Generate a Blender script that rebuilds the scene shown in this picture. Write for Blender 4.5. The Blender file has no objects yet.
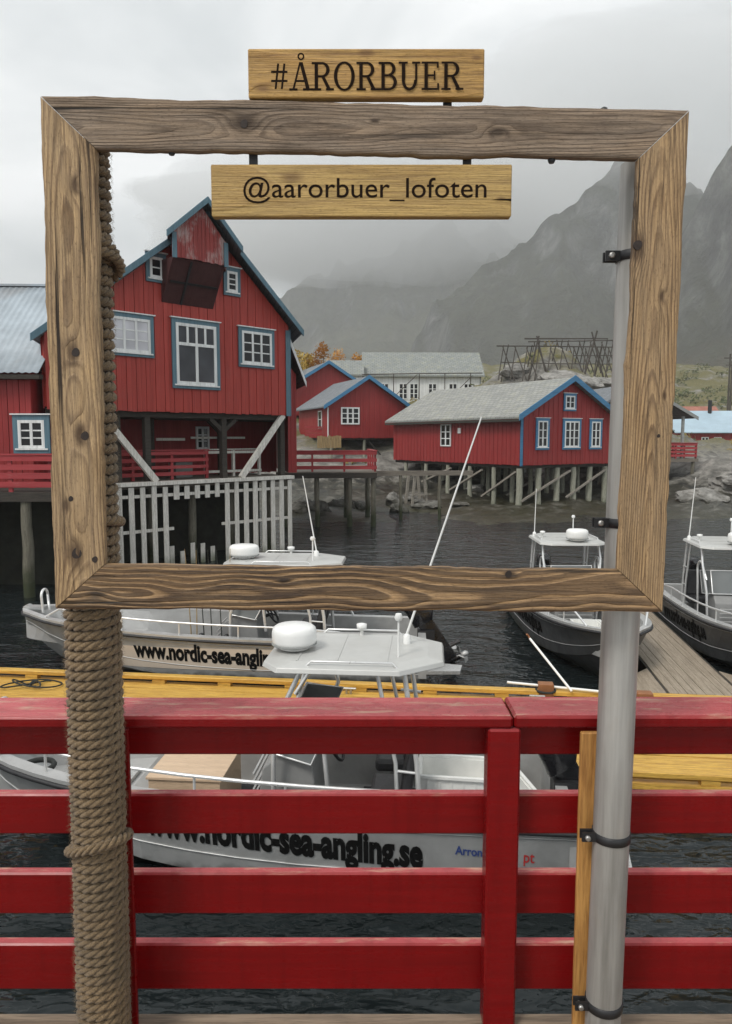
import bpy, bmesh, math, random
from mathutils import Vector, Matrix, noise

S = bpy.context.scene
C = S.collection
random.seed(7)
R = math.radians
PI = math.pi

# ---------------------------------------------------------------- camera
CAM_Z = 4.4
cam_d = bpy.data.cameras.new("camera")
cam = bpy.data.objects.new("camera", cam_d)
C.objects.link(cam)
cam_d.sensor_fit = 'VERTICAL'
cam_d.sensor_height = 36.0
cam_d.lens = 740.0 / 1024.0 * 36.0
cam_d.clip_start = 0.05
cam_d.clip_end = 20000
cam.location = (0, 0, CAM_Z)
cam.rotation_euler = (R(90) - math.atan(0.1), 0, 0)
S.camera = cam
S.render.resolution_x, S.render.resolution_y = 732, 1024

# ---------------------------------------------------------------- sky, sun, exposure
SUN_EL, SUN_AZ = R(52), R(-140)          # azimuth measured clockwise from +Y
w = bpy.data.worlds.new("World")
S.world = w
w.use_nodes = True
wt = w.node_tree
wt.nodes.clear()
def wn(t, **k):
    n = wt.nodes.new(t)
    for a, b in k.items(): setattr(n, a, b)
    return n
wo = wn('ShaderNodeOutputWorld'); bg = wn('ShaderNodeBackground'); bg.inputs[1].default_value = 0.088
sky = wn('ShaderNodeTexSky', sky_type='NISHITA', sun_disc=False)
sky.sun_elevation = SUN_EL; sky.sun_rotation = SUN_AZ; sky.air_density = 1.0; sky.dust_density = 3.0
tc = wn('ShaderNodeTexCoord'); mp = wn('ShaderNodeMapping'); mp.inputs['Scale'].default_value = (1.1, 1.1, 2.6)
mp.inputs['Location'].default_value = (0.35, 0.2, 0.1)
n1 = wn('ShaderNodeTexNoise'); n1.inputs['Scale'].default_value = 1.9; n1.inputs['Detail'].default_value = 6; n1.inputs['Roughness'].default_value = .52
n1.inputs['Distortion'].default_value = .35
rp = wn('ShaderNodeValToRGB')
e = rp.color_ramp.elements
e[0].position = .36; e[0].color = (5.4, 5.9, 6.1, 1)
e[1].position = .66; e[1].color = (11.8, 11.9, 11.9, 1)
mx = wn('ShaderNodeMix', data_type='RGBA'); mx.inputs[0].default_value = .92
wt.links.new(tc.outputs['Generated'], mp.inputs[0]); wt.links.new(mp.outputs[0], n1.inputs['Vector'])
wt.links.new(n1.outputs['Fac'], rp.inputs[0])
wt.links.new(sky.outputs[0], mx.inputs[6]); wt.links.new(rp.outputs[0], mx.inputs[7])
wt.links.new(mx.outputs[2], bg.inputs[0]); wt.links.new(bg.outputs[0], wo.inputs[0])

sun_d = bpy.data.lights.new("sun", 'SUN'); sun_d.energy = 1.5; sun_d.angle = R(14); sun_d.color = (1, .96, .9)
sun = bpy.data.objects.new("sun", sun_d); C.objects.link(sun)
sdir = Vector((math.sin(SUN_AZ) * math.cos(SUN_EL), math.cos(SUN_AZ) * math.cos(SUN_EL), math.sin(SUN_EL)))
sun.rotation_euler = sdir.to_track_quat('Z', 'Y').to_euler()

S.view_settings.view_transform = 'Standard'
S.view_settings.look = 'None'
S.view_settings.exposure = 0.34
S.view_settings.gamma = 1.0
S.render.engine = 'CYCLES'
S.cycles.use_denoising = True
S.cycles.max_bounces = 6
S.cycles.volume_bounces = 3
S.cycles.caustics_reflective = False
S.cycles.caustics_refractive = False

# ---------------------------------------------------------------- node helpers
class NT:
    def __init__(self, name):
        self.m = bpy.data.materials.new(name); self.m.use_nodes = True
        self.t = self.m.node_tree; self.t.nodes.clear()
        self.out = self.n('ShaderNodeOutputMaterial'); self.b = self.n('ShaderNodeBsdfPrincipled')
        self.l(self.b.outputs[0], self.out.inputs[0])
    def n(self, t, **k):
        x = self.t.nodes.new(t)
        for a, b in k.items(): setattr(x, a, b)
        return x
    def l(self, a, b): self.t.links.new(a, b)
    def put(self, v, sock):
        if hasattr(v, 'links'): self.l(v, sock)
        else: sock.default_value = v
    def math(self, op, a, b=None, c=None, clamp=False):
        x = self.n('ShaderNodeMath', operation=op, use_clamp=clamp)
        self.put(a, x.inputs[0])
        if b is not None: self.put(b, x.inputs[1])
        if c is not None: self.put(c, x.inputs[2])
        return x.outputs[0]
    def coord(self, scale=(1, 1, 1), rot=(0, 0, 0), loc=(0, 0, 0), kind='Object'):
        if not hasattr(self, 'tc'): self.tc = self.n('ShaderNodeTexCoord')
        m = self.n('ShaderNodeMapping')
        m.inputs['Scale'].default_value = scale; m.inputs['Rotation'].default_value = rot; m.inputs['Location'].default_value = loc
        self.l(self.tc.outputs[kind], m.inputs[0]); return m.outputs[0]
    def world(self, scale=(1, 1, 1), rot=(0, 0, 0)):
        if not hasattr(self, 'ge'): self.ge = self.n('ShaderNodeNewGeometry')
        m = self.n('ShaderNodeMapping'); m.inputs['Scale'].default_value = scale; m.inputs['Rotation'].default_value = rot
        self.l(self.ge.outputs['Position'], m.inputs[0]); return m.outputs[0]
    def noise(self, vec, scale=5, detail=4, rough=.55, dist=0):
        x = self.n('ShaderNodeTexNoise'); self.l(vec, x.inputs['Vector'])
        x.inputs['Scale'].default_value = scale; x.inputs['Detail'].default_value = detail
        x.inputs['Roughness'].default_value = rough; x.inputs['Distortion'].default_value = dist
        return x.outputs['Fac']
    def ramp(self, fac, stops, interp='LINEAR'):
        x = self.n('ShaderNodeValToRGB'); self.put(fac, x.inputs[0]); cr = x.color_ramp; cr.interpolation = interp
        while len(cr.elements) < len(stops): cr.elements.new(.5)
        for el, (p, c) in zip(cr.elements, stops):
            el.position = p; el.color = (c[0], c[1], c[2], 1) if hasattr(c, '__len__') else (c, c, c, 1)
        return x.outputs[0]
    def mix(self, fac, a, b, blend='MIX'):
        x = self.n('ShaderNodeMix', data_type='RGBA', blend_type=blend)
        self.put(fac, x.inputs[0])
        for v, i in ((a, 6), (b, 7)):
            if hasattr(v, 'links'): self.l(v, x.inputs[i])
            else: x.inputs[i].default_value = (v[0], v[1], v[2], 1)
        return x.outputs[2]
    def bump(self, h, strength=.4, dist=.01, prev=None):
        x = self.n('ShaderNodeBump'); x.inputs['Strength'].default_value = strength; x.inputs['Distance'].default_value = dist
        self.l(h, x.inputs['Height'])
        if prev is not None: self.l(prev, x.inputs['Normal'])
        return x.outputs[0]
    def done(self, col=None, rough=None, normal=None, metal=None, spec=None):
        if col is not None:
            if hasattr(col, 'links'): self.l(col, self.b.inputs['Base Color'])
            else: self.b.inputs['Base Color'].default_value = (col[0], col[1], col[2], 1)
        if rough is not None: self.put(rough, self.b.inputs['Roughness'])
        if normal is not None: self.l(normal, self.b.inputs['Normal'])
        if metal is not None: self.put(metal, self.b.inputs['Metallic'])
        if spec is not None: self.b.inputs['Specular IOR Level'].default_value = spec
        return self.m

def hexc(r, g, b):
    f = lambda v: (v / 255 / 12.92) if v <= 10 else ((v / 255 + .055) / 1.055) ** 2.4
    return (f(r), f(g), f(b))

MAT = {}
def plain(name, col, rough=.5, metal=0, var=.15, scale=6, bump=0, spec=None, dirt=None):
    t = NT(name)
    v = t.coord()
    n = t.noise(v, scale, 5, .6)
    lo = tuple(c * (1 - var) for c in col); hi = tuple(min(1, c * (1 + var)) for c in col)
    c = t.ramp(n, [(.3, lo), (.7, hi)])
    if dirt:
        d = t.noise(v, scale * .4, 6, .65)
        c = t.mix(t.ramp(d, [(.5, 0), (.72, dirt[1])]), c, dirt[0])
    r = t.ramp(t.noise(v, scale * 2.3, 4), [(.3, max(0.02, rough - .08)), (.7, min(1, rough + .08))])
    nm = t.bump(t.noise(v, scale * 12, 3), bump, .004) if bump else None
    MAT[name] = t.done(c, r, nm, metal, spec)
    return MAT[name]

def painted(name, col, worn=(.35, .25, .2), wear=.25, axis='Z', rough=.55, thr=.60, dirt=.25):
    """painted boarding: streaks along the grain, slight plank to plank difference, worn flecks"""
    t = NT(name)
    v = t.coord()
    sc = {'Z': (9, 9, .5), 'X': (.5, 9, 9), 'Y': (9, .5, 9)}[axis]
    st = t.noise(t.coord(sc), 2.2, 5, .6)
    c = t.ramp(st, [(.25, tuple(x * .72 for x in col)), (.55, col), (.8, tuple(min(1, x * 1.22) for x in col))])
    big = t.noise(v, .6, 4, .6)
    c = t.mix(t.ramp(big, [(.4, 0), (.75, dirt)]), c, tuple(x * .55 for x in col))
    if wear:
        f = t.noise(t.coord(tuple(q * 3 for q in sc)), 3, 6, .7)
        f2 = t.math('MULTIPLY', f, t.ramp(t.noise(v, 1.3, 3), [(.35, .6), (.65, 1.15)]))
        c = t.mix(t.ramp(f2, [(thr, 0), (thr + .11, wear)]), c, worn)
    pv = t.noise(t.coord({'Z': (5.7, 5.7, .04), 'X': (.04, 5.7, 5.7), 'Y': (5.7, .04, 5.7)}[axis]), 1.0, 1, .5)
    c = t.mix(t.ramp(pv, [(.35, .0), (.65, .38)]), c, tuple(min(1, x * 1.25 + .012) for x in col))
    nm = t.bump(st, .25, .006)
    MAT[name] = t.done(c, t.ramp(st, [(.3, rough + .08), (.7, rough - .06)]), nm)
    return MAT[name]

def rough_wood(name, light, dark, axis='Z', rough=.8, moss=None):
    t = NT(name)
    sc = {'Z': (10, 10, .7), 'X': (.7, 10, 10), 'Y': (10, .7, 10)}[axis]
    g = t.noise(t.coord(sc), 3.0, 6, .65, .4)
    fine = t.noise(t.coord(tuple(q * 4 for q in sc)), 4, 4, .6)
    c = t.ramp(g, [(.3, dark), (.62, light)])
    c = t.mix(t.math('MULTIPLY', t.ramp(fine, [(.35, 1), (.55, 0)]), .45), c, tuple(x * .5 for x in dark))
    if moss:
        zz = t.n('ShaderNodeSeparateXYZ'); ge = t.n('ShaderNodeNewGeometry'); t.l(ge.outputs['Position'], zz.inputs[0])
        h = t.math('ADD', zz.outputs[2], t.math('MULTIPLY', t.noise(t.world(), 2.5, 4), .8))
        c = t.mix(t.ramp(t.math('MULTIPLY', h, .4), [(moss[1] * .4, 1), (moss[1] * .4 + .22, 0)]), c, moss[0])
    MAT[name] = t.done(c, rough, t.bump(t.math('ADD', g, t.math('MULTIPLY', fine, .4)), .5, .008))
    return MAT[name]

def log_wood(name, center, axis, light, dark, grey, freq=520, d0=.05, slope=.1, wob=.05, knots=(), contrast=.8, greyf=.5, rough=.75, crack=.5, seed=0.0, gloss=None, zebra=False):
    """a sawn pine board: rings of a leaning log cut by the board face, bent round knots, weathered"""
    t = NT(name)
    v = t.coord(loc=(-center[0] , -center[1], -center[2]))
    sp = t.n('ShaderNodeSeparateXYZ'); t.l(v, sp.inputs[0])
    al = sp.outputs[0] if axis == 'X' else sp.outputs[2]
    ac = sp.outputs[2] if axis == 'X' else sp.outputs[0]
    dp = sp.outputs[1]
    cb = t.n('ShaderNodeCombineXYZ'); t.l(al, cb.inputs[0]); t.l(ac, cb.inputs[1]); t.l(dp, cb.inputs[2])
    def at(s, off=0.0):
        m = t.n('ShaderNodeMapping'); m.inputs['Scale'].default_value = s; m.inputs['Location'].default_value = (seed * 3.1 + off, seed * 1.7, seed + off)
        t.l(cb.outputs[0], m.inputs[0]); return m.outputs[0]
    w1 = t.math('SUBTRACT', t.noise(at((1.3, 1.5, 2)), 1.5, 2, .45), .5)
    w2 = t.math('SUBTRACT', t.noise(at((1.5, 2.5, 2), 4.0), 1.8, 2, .45), .5)
    yy = t.math('ADD', t.math('ADD', dp, d0), t.math('ADD', t.math('MULTIPLY', al, slope), t.math('MULTIPLY', w1, wob)))
    xx = t.math('ADD', ac, t.math('MULTIPLY', w2, wob * .8))
    r = t.math('SQRT', t.math('ADD', t.math('MULTIPLY', xx, xx), t.math('MULTIPLY', yy, yy)))
    kd = None
    for (ka, kc, ks) in knots:
        da = t.math('DIVIDE', t.math('SUBTRACT', al, ka), ks * 2.2)
        dc = t.math('DIVIDE', t.math('SUBTRACT', ac, kc), ks)
        q = t.math('EXPONENT', t.math('MULTIPLY', t.math('ADD', t.math('MULTIPLY', da, da), t.math('MULTIPLY', dc, dc)), -.55))
        r = t.math('ADD', r, t.math('MULTIPLY', q, ks * .8))
        kd = q if kd is None else t.math('MAXIMUM', kd, q)
    fib = t.noise(at((4, 150, 60)), 1.0, 6, .75)
    fib2 = t.noise(at((9, 330, 200), 5.0), 1.0, 4, .7)
    grit = t.noise(at((90, 260, 200), 3.0), 1.0, 3, .7)
    r = t.math('ADD', r, t.math('MULTIPLY', t.math('SUBTRACT', fib, .5), .0030))
    ph = t.math('FRACT', t.math('MULTIPLY', r, freq / (2 * PI)))
    ring = t.ramp(ph, [(0, .0), (.22, .35), (.42, 1.0), (.90, 1), (1, .0)] if zebra else [(0, .0), (.5, .18), (.80, 1.0), (.92, .9), (1, .0)])
    ringm = t.math('MULTIPLY', ring, t.ramp(t.noise(at((1.6, 9, 5), 9.0), 2.0, 4), [(.3, .62 if zebra else .25), (.62, 1)]))
    c = t.mix(t.math('MULTIPLY', ringm, contrast), light, dark)
    c = t.mix(t.ramp(fib, [(.34, .85), (.52, 0)]), c, tuple(x * .5 for x in dark))
    big = t.noise(at((2.0, 8, 5), 2.0), 2.0, 6, .65)
    c = t.mix(t.math('MULTIPLY', t.ramp(big, [(.38, 0), (.62, 1)]), greyf), c, grey)
    c = t.mix(t.ramp(fib2, [(.34, .6), (.56, 0)]), c, tuple(x * .38 for x in light))
    c = t.mix(t.ramp(fib2, [(.58, 0), (.76, .35)]), c, tuple(min(1, x * 1.45) for x in light))
    c = t.mix(t.ramp(grit, [(.30, .45), (.46, 0)]), c, tuple(x * .4 for x in dark))
    ck = t.noise(at((.9, 62, 20), 7.0), 1.0, 4, .6)
    ckm = t.math('MULTIPLY', t.ramp(ck, [(.61, 0), (.66, crack)]), t.ramp(t.noise(at((1.2, 3, 2), 12.0), 1.5, 3), [(.38, 0), (.55, 1)]))
    c = t.mix(ckm, c, tuple(x * .12 for x in dark))
    stn = t.noise(at((1.1, 5, 4), 21.0), 2.2, 6, .7)
    c = t.mix(t.ramp(stn, [(.56, 0), (.72, .55)]), c, tuple(x * .55 for x in dark))
    if kd is not None:
        c = t.mix(t.ramp(kd, [(.5, 0), (.95, .8)]), c, tuple(x * .45 for x in dark))
    h = t.math('ADD', t.math('MULTIPLY', ring, .45), t.math('ADD', t.math('ADD', t.math('MULTIPLY', fib, .8), t.math('MULTIPLY', fib2, .5)), t.math('MULTIPLY', ckm, -1.6)))
    nm = t.bump(h, .9, .0045)
    MAT[name] = t.done(c, rough if gloss is None else t.ramp(big, [(.3, gloss), (.7, rough)]), nm)
    return MAT[name]

# ---------------------------------------------------------------- mesh helpers
class MB:
    def __init__(self):
        self.v = []; self.f = []; self.M = None; self.sm = False; self.fs = []
    def add(self, vs, fs, smooth=False):
        o = len(self.v)
        for p in vs:
            p = Vector(p)
            self.v.append(self.M @ p if self.M else p)
        for q in fs:
            self.f.append([i + o for i in q]); self.fs.append(smooth)
    def box(self, x0, x1, y0, y1, z0, z1):
        self.add([(x0, y0, z0), (x1, y0, z0), (x1, y1, z0), (x0, y1, z0), (x0, y0, z1), (x1, y0, z1), (x1, y1, z1), (x0, y1, z1)],
                 [(0, 3, 2, 1), (4, 5, 6, 7), (0, 1, 5, 4), (1, 2, 6, 5), (2, 3, 7, 6), (3, 0, 4, 7)])
    def bbox(self, x0, x1, y0, y1, z0, z1, b=.006):
        """box with chamfered edges"""
        V = []; 
        xs, ys, zs = (x0, x1), (y0, y1), (z0, z1)
        idx = {}
        for i in (0, 1):
            for j in (0, 1):
                for k in (0, 1):
                    sx, sy, sz = (1 if i == 0 else -1), (1 if j == 0 else -1), (1 if k == 0 else -1)
                    X, Y, Z = xs[i], ys[j], zs[k]
                    idx[i, j, k, 'x'] = len(V); V.append((X, Y + sy * b, Z + sz * b))
                    idx[i, j, k, 'y'] = len(V); V.append((X + sx * b, Y, Z + sz * b))
                    idx[i, j, k, 'z'] = len(V); V.append((X + sx * b, Y + sy * b, Z))
        F = []
        for i in (0, 1): F.append([idx[i, 0, 0, 'x'], idx[i, 1, 0, 'x'], idx[i, 1, 1, 'x'], idx[i, 0, 1, 'x']])
        for j in (0, 1): F.append([idx[0, j, 0, 'y'], idx[1, j, 0, 'y'], idx[1, j, 1, 'y'], idx[0, j, 1, 'y']])
        for k in (0, 1): F.append([idx[0, 0, k, 'z'], idx[1, 0, k, 'z'], idx[1, 1, k, 'z'], idx[0, 1, k, 'z']])
        for j in (0, 1):
            for k in (0, 1): F.append([idx[0, j, k, 'y'], idx[1, j, k, 'y'], idx[1, j, k, 'z'], idx[0, j, k, 'z']])
        for i in (0, 1):
            for k in (0, 1): F.append([idx[i, 0, k, 'x'], idx[i, 1, k, 'x'], idx[i, 1, k, 'z'], idx[i, 0, k, 'z']])
        for i in (0, 1):
            for j in (0, 1): F.append([idx[i, j, 0, 'x'], idx[i, j, 1, 'x'], idx[i, j, 1, 'y'], idx[i, j, 0, 'y']])
        for i in (0, 1):
            for j in (0, 1):
                for k in (0, 1): F.append([idx[i, j, k, 'x'], idx[i, j, k, 'y'], idx[i, j, k, 'z']])
        self.add(V, F)
    def beam(self, p, q, a, b=None, up=(0, 0, 1)):
        """rectangular bar a wide, b high from p to q"""
        b = a if b is None else b
        p, q = Vector(p), Vector(q); d = (q - p).normalized(); u = Vector(up)
        if abs(d.dot(u)) > .98: u = Vector((1, 0, 0))
        s = d.cross(u).normalized(); u = s.cross(d).normalized()
        vs = []
        for c in (p, q):
            for i, j in ((-1, -1), (1, -1), (1, 1), (-1, 1)): vs.append(c + s * (i * a / 2) + u * (j * b / 2))
        self.add(vs, [(0, 1, 2, 3), (7, 6, 5, 4), (0, 4, 5, 1), (1, 5, 6, 2), (2, 6, 7, 3), (3, 7, 4, 0)])
    def tube(self, pts, r, n=8, caps=True):
        pts = [Vector(p) for p in pts]
        rs = r if hasattr(r, '__len__') else [r] * len(pts)
        o = []
        d0 = (pts[1] - pts[0]).normalized()
        u = Vector((0, 0, 1)) if abs(d0.z) < .9 else Vector((1, 0, 0))
        vs = []
        for i, p in enumerate(pts):
            d = (pts[min(i + 1, len(pts) - 1)] - pts[max(i - 1, 0)]).normalized()
            s = d.cross(u).normalized(); u = s.cross(d).normalized()
            for k in range(n):
                a = 2 * PI * k / n
                vs.append(p + (s * math.cos(a) + u * math.sin(a)) * rs[i])
        fs = []
        for i in range(len(pts) - 1):
            for k in range(n):
                k2 = (k + 1) % n
                fs.append((i * n + k, i * n + k2, (i + 1) * n + k2, (i + 1) * n + k))
        self.add(vs, fs, True)
        if caps:
            L = len(pts) - 1
            self.add(vs[:n], [tuple(range(n))[::-1]]); self.add(vs[L * n:], [tuple(range(n))])
    def lathe(self, c, prof, n=20, axis=(0, 0, 1)):
        ax = Vector(axis).normalized(); q = ax.to_track_quat('Z', 'Y').to_matrix()
        vs = []; fs = []
        for (r, h) in prof:
            for k in range(n):
                a = 2 * PI * k / n
                vs.append(Vector(c) + q @ Vector((r * math.cos(a), r * math.sin(a), h)))
        for i in range(len(prof) - 1):
            for k in range(n):
                k2 = (k + 1) % n
                fs.append((i * n + k, i * n + k2, (i + 1) * n + k2, (i + 1) * n + k))
        self.add(vs, fs, True)
        self.add(vs[:n], [tuple(range(n))[::-1]]); self.add(vs[-n:], [tuple(range(n))])
    def prism(self, poly, d):
        """polygon (3-D points) pushed along vector d"""
        n = len(poly); d = Vector(d)
        vs = [Vector(p) for p in poly] + [Vector(p) + d for p in poly]
        self.add(vs, [tuple(range(n))[::-1], tuple(range(n, 2 * n))] + [(i, (i + 1) % n, n + (i + 1) % n, n + i) for i in range(n)])
    def build(self, name, mat, parent=None, label=None, kind=None, bevel=0, fixn=True):
        me = bpy.data.meshes.new(name)
        me.from_pydata([tuple(p) for p in self.v], [], self.f)
        me.update()
        for p, s in zip(me.polygons, self.fs): p.use_smooth = s
        if fixn:
            bm = bmesh.new(); bm.from_mesh(me); bmesh.ops.recalc_face_normals(bm, faces=bm.faces); bm.to_mesh(me); bm.free()
        if isinstance(mat, str): mat = MAT[mat]
        me.materials.append(mat)
        o = bpy.data.objects.new(name, me); C.objects.link(o)
        if parent: o.parent = parent
        if label: o['label'] = label
        if kind: o['kind'] = kind
        if bevel:
            b = o.modifiers.new('bevel', 'BEVEL'); b.width = bevel; b.segments = 2; b.limit_method = 'ANGLE'
        return o

def tag(o, label, cat, group=None, kind=None):
    o['label'] = label; o['category'] = cat
    if group: o['group'] = group
    if kind: o['kind'] = kind
    return o
def thing(name, label, cat, loc=(0, 0, 0), rz=0, group=None, scale=1):
    o = bpy.data.objects.new(name, None); C.objects.link(o)
    o.location = loc; o.rotation_euler = (0, 0, rz); o.scale = (scale,) * 3
    return tag(o, label, cat, group)
def copy_obj(o, parent=None):
    c = o.copy(); C.objects.link(c); c.parent = parent
    for ch in o.children: copy_obj(ch, c)
    return c
def structure(o, label=None):
    o['kind'] = 'structure'
    if label: o['label'] = label
    return o
def text_mesh(body, bold=0.0, res=3):
    """outline of a line of lettering as 2-D triangles: (verts, faces)"""
    cu = bpy.data.curves.new('lettering', 'FONT'); cu.body = body; cu.offset = bold; cu.resolution_u = res; cu.fill_mode = 'FRONT'
    ob = bpy.data.objects.new('lettering', cu)
    me = bpy.data.meshes.new_from_object(ob)
    vs = [(v.co.x, v.co.y) for v in me.vertices]; fs = [tuple(p.vertices) for p in me.polygons]
    bpy.data.objects.remove(ob); bpy.data.meshes.remove(me); bpy.data.curves.remove(cu)
    return vs, fs
def fbm(x, y, z=0, o=5, h=1.0, l=2.1):
    return noise.fractal(Vector((x, y, z)), h, l, o, noise_basis='PERLIN_ORIGINAL')

# ---------------------------------------------------------------- materials
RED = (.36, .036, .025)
painted('red_boarding', RED, (.30, .13, .10), .35, 'Z', .6)
painted('red_boarding_worn', (.27, .035, .03), (.46, .38, .36), .9, 'Z', .65, thr=.42)
painted('red_boarding_deep', (.27, .018, .017), (.30, .12, .09), .35, 'Z', .6)
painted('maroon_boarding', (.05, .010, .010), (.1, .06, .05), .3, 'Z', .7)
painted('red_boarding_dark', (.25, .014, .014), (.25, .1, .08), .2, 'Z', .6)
painted('red_boarding_flat', (.30, .02, .018), (.25, .1, .08), .3, 'X', .6)
painted('red_rail_far', (.34, .035, .04), (.4, .3, .27), .55, 'X', .6)
painted('blue_trim', (.085, .165, .21), (.25, .3, .32), .4, 'Z', .55)
painted('bright_blue_trim', (.045, .18, .33), (.2, .3, .38), .35, 'X', .5)
painted('white_trim', (.72, .73, .72), (.5, .48, .45), .35, 'Z', .5, dirt=.12)
painted('white_boarding', (.74, .75, .74), (.5, .5, .48), .3, 'Z', .6, dirt=.15)
painted('grey_board', (.26, .27, .26), (.16, .15, .14), .4, 'X', .7)
# the railing nearest to us: thick satin paint
def rail_paint(name, col, wear):
    t = NT(name)
    st = t.noise(t.coord((.8, 14, 14)), 3, 5, .6)
    c = t.ramp(st, [(.25, tuple(x * .82 for x in col)), (.75, tuple(x * 1.15 for x in col))])
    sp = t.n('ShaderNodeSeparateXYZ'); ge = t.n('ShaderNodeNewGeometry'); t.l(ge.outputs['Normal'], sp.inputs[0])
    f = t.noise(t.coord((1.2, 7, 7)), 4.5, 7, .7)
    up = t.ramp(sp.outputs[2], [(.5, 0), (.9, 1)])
    up_tint = t.math('MULTIPLY', up, t.ramp(t.noise(t.coord((.7, 4, 4)), 2.5, 6, .65), [(.3, .55), (.7, 1)]))
    c = t.mix(up_tint, c, (.52, .10, .105))  # lighter pink mixed in on up-facing faces
    chip = t.noise(t.coord((3, 9, 9)), 9, 6, .75)
    c = t.mix(t.ramp(chip, [(.69, 0), (.72, .8)]), c, (.10, .035, .025))
    drip = t.noise(t.coord((16, 16, 1.1)), 1.6, 5, .65)
    c = t.mix(t.ramp(drip, [(.5, 0), (.75, .4)]), c, tuple(x * .5 for x in col))
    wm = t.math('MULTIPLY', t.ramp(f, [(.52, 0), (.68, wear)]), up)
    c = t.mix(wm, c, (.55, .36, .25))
    grain = t.noise(t.coord((3, 90, 90)), 1.2, 4, .65)
    drop = t.noise(t.coord((1, 1, 1)), 60, 3, .6)
    nm = t.bump(t.math('ADD', grain, t.math('MULTIPLY', drop, .4)), .16, .003)
    MAT[name] = t.done(c, t.ramp(t.math('ADD', st, t.math('MULTIPLY', drop, .3)), [(.45, .36), (.85, .22)]), nm, spec=.22)
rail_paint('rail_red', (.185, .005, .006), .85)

def slate(name, a, b, sx, sy, axis='Y', lichen=None):
    """slates in courses: object coordinates, courses along the ridge"""
    t = NT(name)
    sp = t.n('ShaderNodeSeparateXYZ'); t.l(t.coord(), sp.inputs[0])
    cb = t.n('ShaderNodeCombineXYZ')
    t.l(sp.outputs[1 if axis == 'Y' else 0], cb.inputs[0]); t.l(t.math('MULTIPLY', sp.outputs[2], 2.1), cb.inputs[1])
    br = t.n('ShaderNodeTexBrick'); t.l(cb.outputs[0], br.inputs['Vector'])
    br.inputs['Scale'].default_value = 1; br.inputs['Brick Width'].default_value = sx; br.inputs['Row Height'].default_value = sy
    br.inputs['Mortar Size'].default_value = .02; br.inputs['Mortar Smooth'].default_value = .3
    br.inputs['Color1'].default_value = (*a, 1); br.inputs['Color2'].default_value = (*b, 1); br.inputs['Mortar'].default_value = (*(x * .4 for x in a), 1)
    c = t.mix(t.ramp(t.noise(t.coord(), 1.4, 6, .65), [(.35, 0), (.75, .6)]), br.outputs[0], tuple(x * .6 for x in a))
    if lichen: c = t.mix(t.ramp(t.noise(t.coord(loc=(3, 1, 2)), 2.2, 7, .7), [(.52, 0), (.66, .55)]), c, lichen)
    MAT[name] = t.done(c, .7, t.bump(br.outputs[1], -.6, .03))
slate('slate_roof', (.27, .275, .26), (.36, .36, .33), .42, .3, 'Y', (.36, .35, .26))
slate('slate_roof_dark', (.17, .185, .20), (.22, .235, .25), .42, .3, 'Y')
slate('slate_roof_old', (.24, .26, .25), (.31, .32, .30), .5, .35, 'X', (.33, .33, .22))
plain('metal_roof', (.36, .41, .45), .6, 0, .18, 1.2, dirt=((.26, .24, .23), .6))
plain('metal_roof_blue', (.40, .52, .60), .45, .1, .12, .5)
plain('rust_roof', (.33, .13, .09), .7, 0, .2, 1)
def glass_mat(name, col, rough=.05):
    t = NT(name); t.b.inputs['IOR'].default_value = 1.45
    n = t.noise(t.coord(), 1.1, 2)
    MAT[name] = t.done(t.ramp(n, [(.3, tuple(x * .7 for x in col)), (.7, tuple(x * 1.3 for x in col))]), rough, t.bump(n, .1, .05), spec=.35)
glass_mat('window_glass', (.012, .013, .015))
glass_mat('curtained_glass', (.52, .52, .55), .2)
glass_mat('big_glass', (.05, .052, .06), .03)
glass_mat('screen_glass', (.16, .17, .17), .08)
rough_wood('pile_wood', (.20, .185, .14), (.07, .065, .05), 'Z', .85, ((.035, .042, .018), .9))
rough_wood('pale_pile', (.40, .40, .32), (.17, .17, .13), 'Z', .85, ((.06, .075, .04), .35))
rough_wood('brace_wood', (.36, .33, .28), (.16, .14, .115), 'X', .8)
rough_wood('picket_wood', (.80, .77, .71), (.48, .45, .40), 'Z', .8, ((.07, .09, .03), .25))
rough_wood('dark_timber', (.06, .05, .04), (.02, .018, .015), 'X', .85)
rough_wood('grey_timber', (.24, .21, .17), (.10, .085, .07), 'X', .8)
rough_wood('rack_wood', (.10, .085, .07), (.045, .04, .035), 'X', .9)
rough_wood('tan_planks', (.42, .30, .14), (.2, .13, .06), 'Z', .7)
rough_wood('yellow_plank', (.74, .46, .09), (.40, .20, .035), 'X', .5)
rough_wood('dock_plank', (.40, .33, .25), (.22, .175, .125), 'X', .6)
rough_wood('deck_plank', (.30, .23, .165), (.13, .095, .065), 'X', .7)
rough_wood('stud_wood', (.62, .33, .10), (.33, .14, .035), 'Z', .55)
rough_wood('ply', (.70, .52, .36), (.58, .42, .28), 'X', .6)
plain('aluminium', (.46, .465, .46), .45, .45, .14, 3, .12, dirt=((.2, .2, .19), .45))
plain('canopy_skin', (.52, .52, .50), .42, .15, .06, 3, .1, dirt=((.42, .41, .38), .4))
plain('rubber_mat', (.05, .05, .052), .8, 0, .3, 12, .4)
plain('bag_cloth', (.02, .022, .026), .8, 0, .4, 14, .5)
plain('aluminium_light', (.52, .52, .51), .45, .4, .1, 3, .1, dirt=((.25, .245, .235), .5))
plain('tube_metal', (.75, .75, .74), .35, .6, .06, 8)
plain('checker_plate', (.55, .55, .54), .45, .6, .2, 26, .5)
plain('white_plastic', (.82, .82, .80), .38, 0, .03, 5)
plain('crate_plastic', (.78, .78, .75), .5, 0, .05, 9)
plain('black_rubber', (.018, .018, .02), .55, 0, .3, 9)
plain('black_gloss', (.012, .012, .014), .25, 0, .3, 5)
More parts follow.
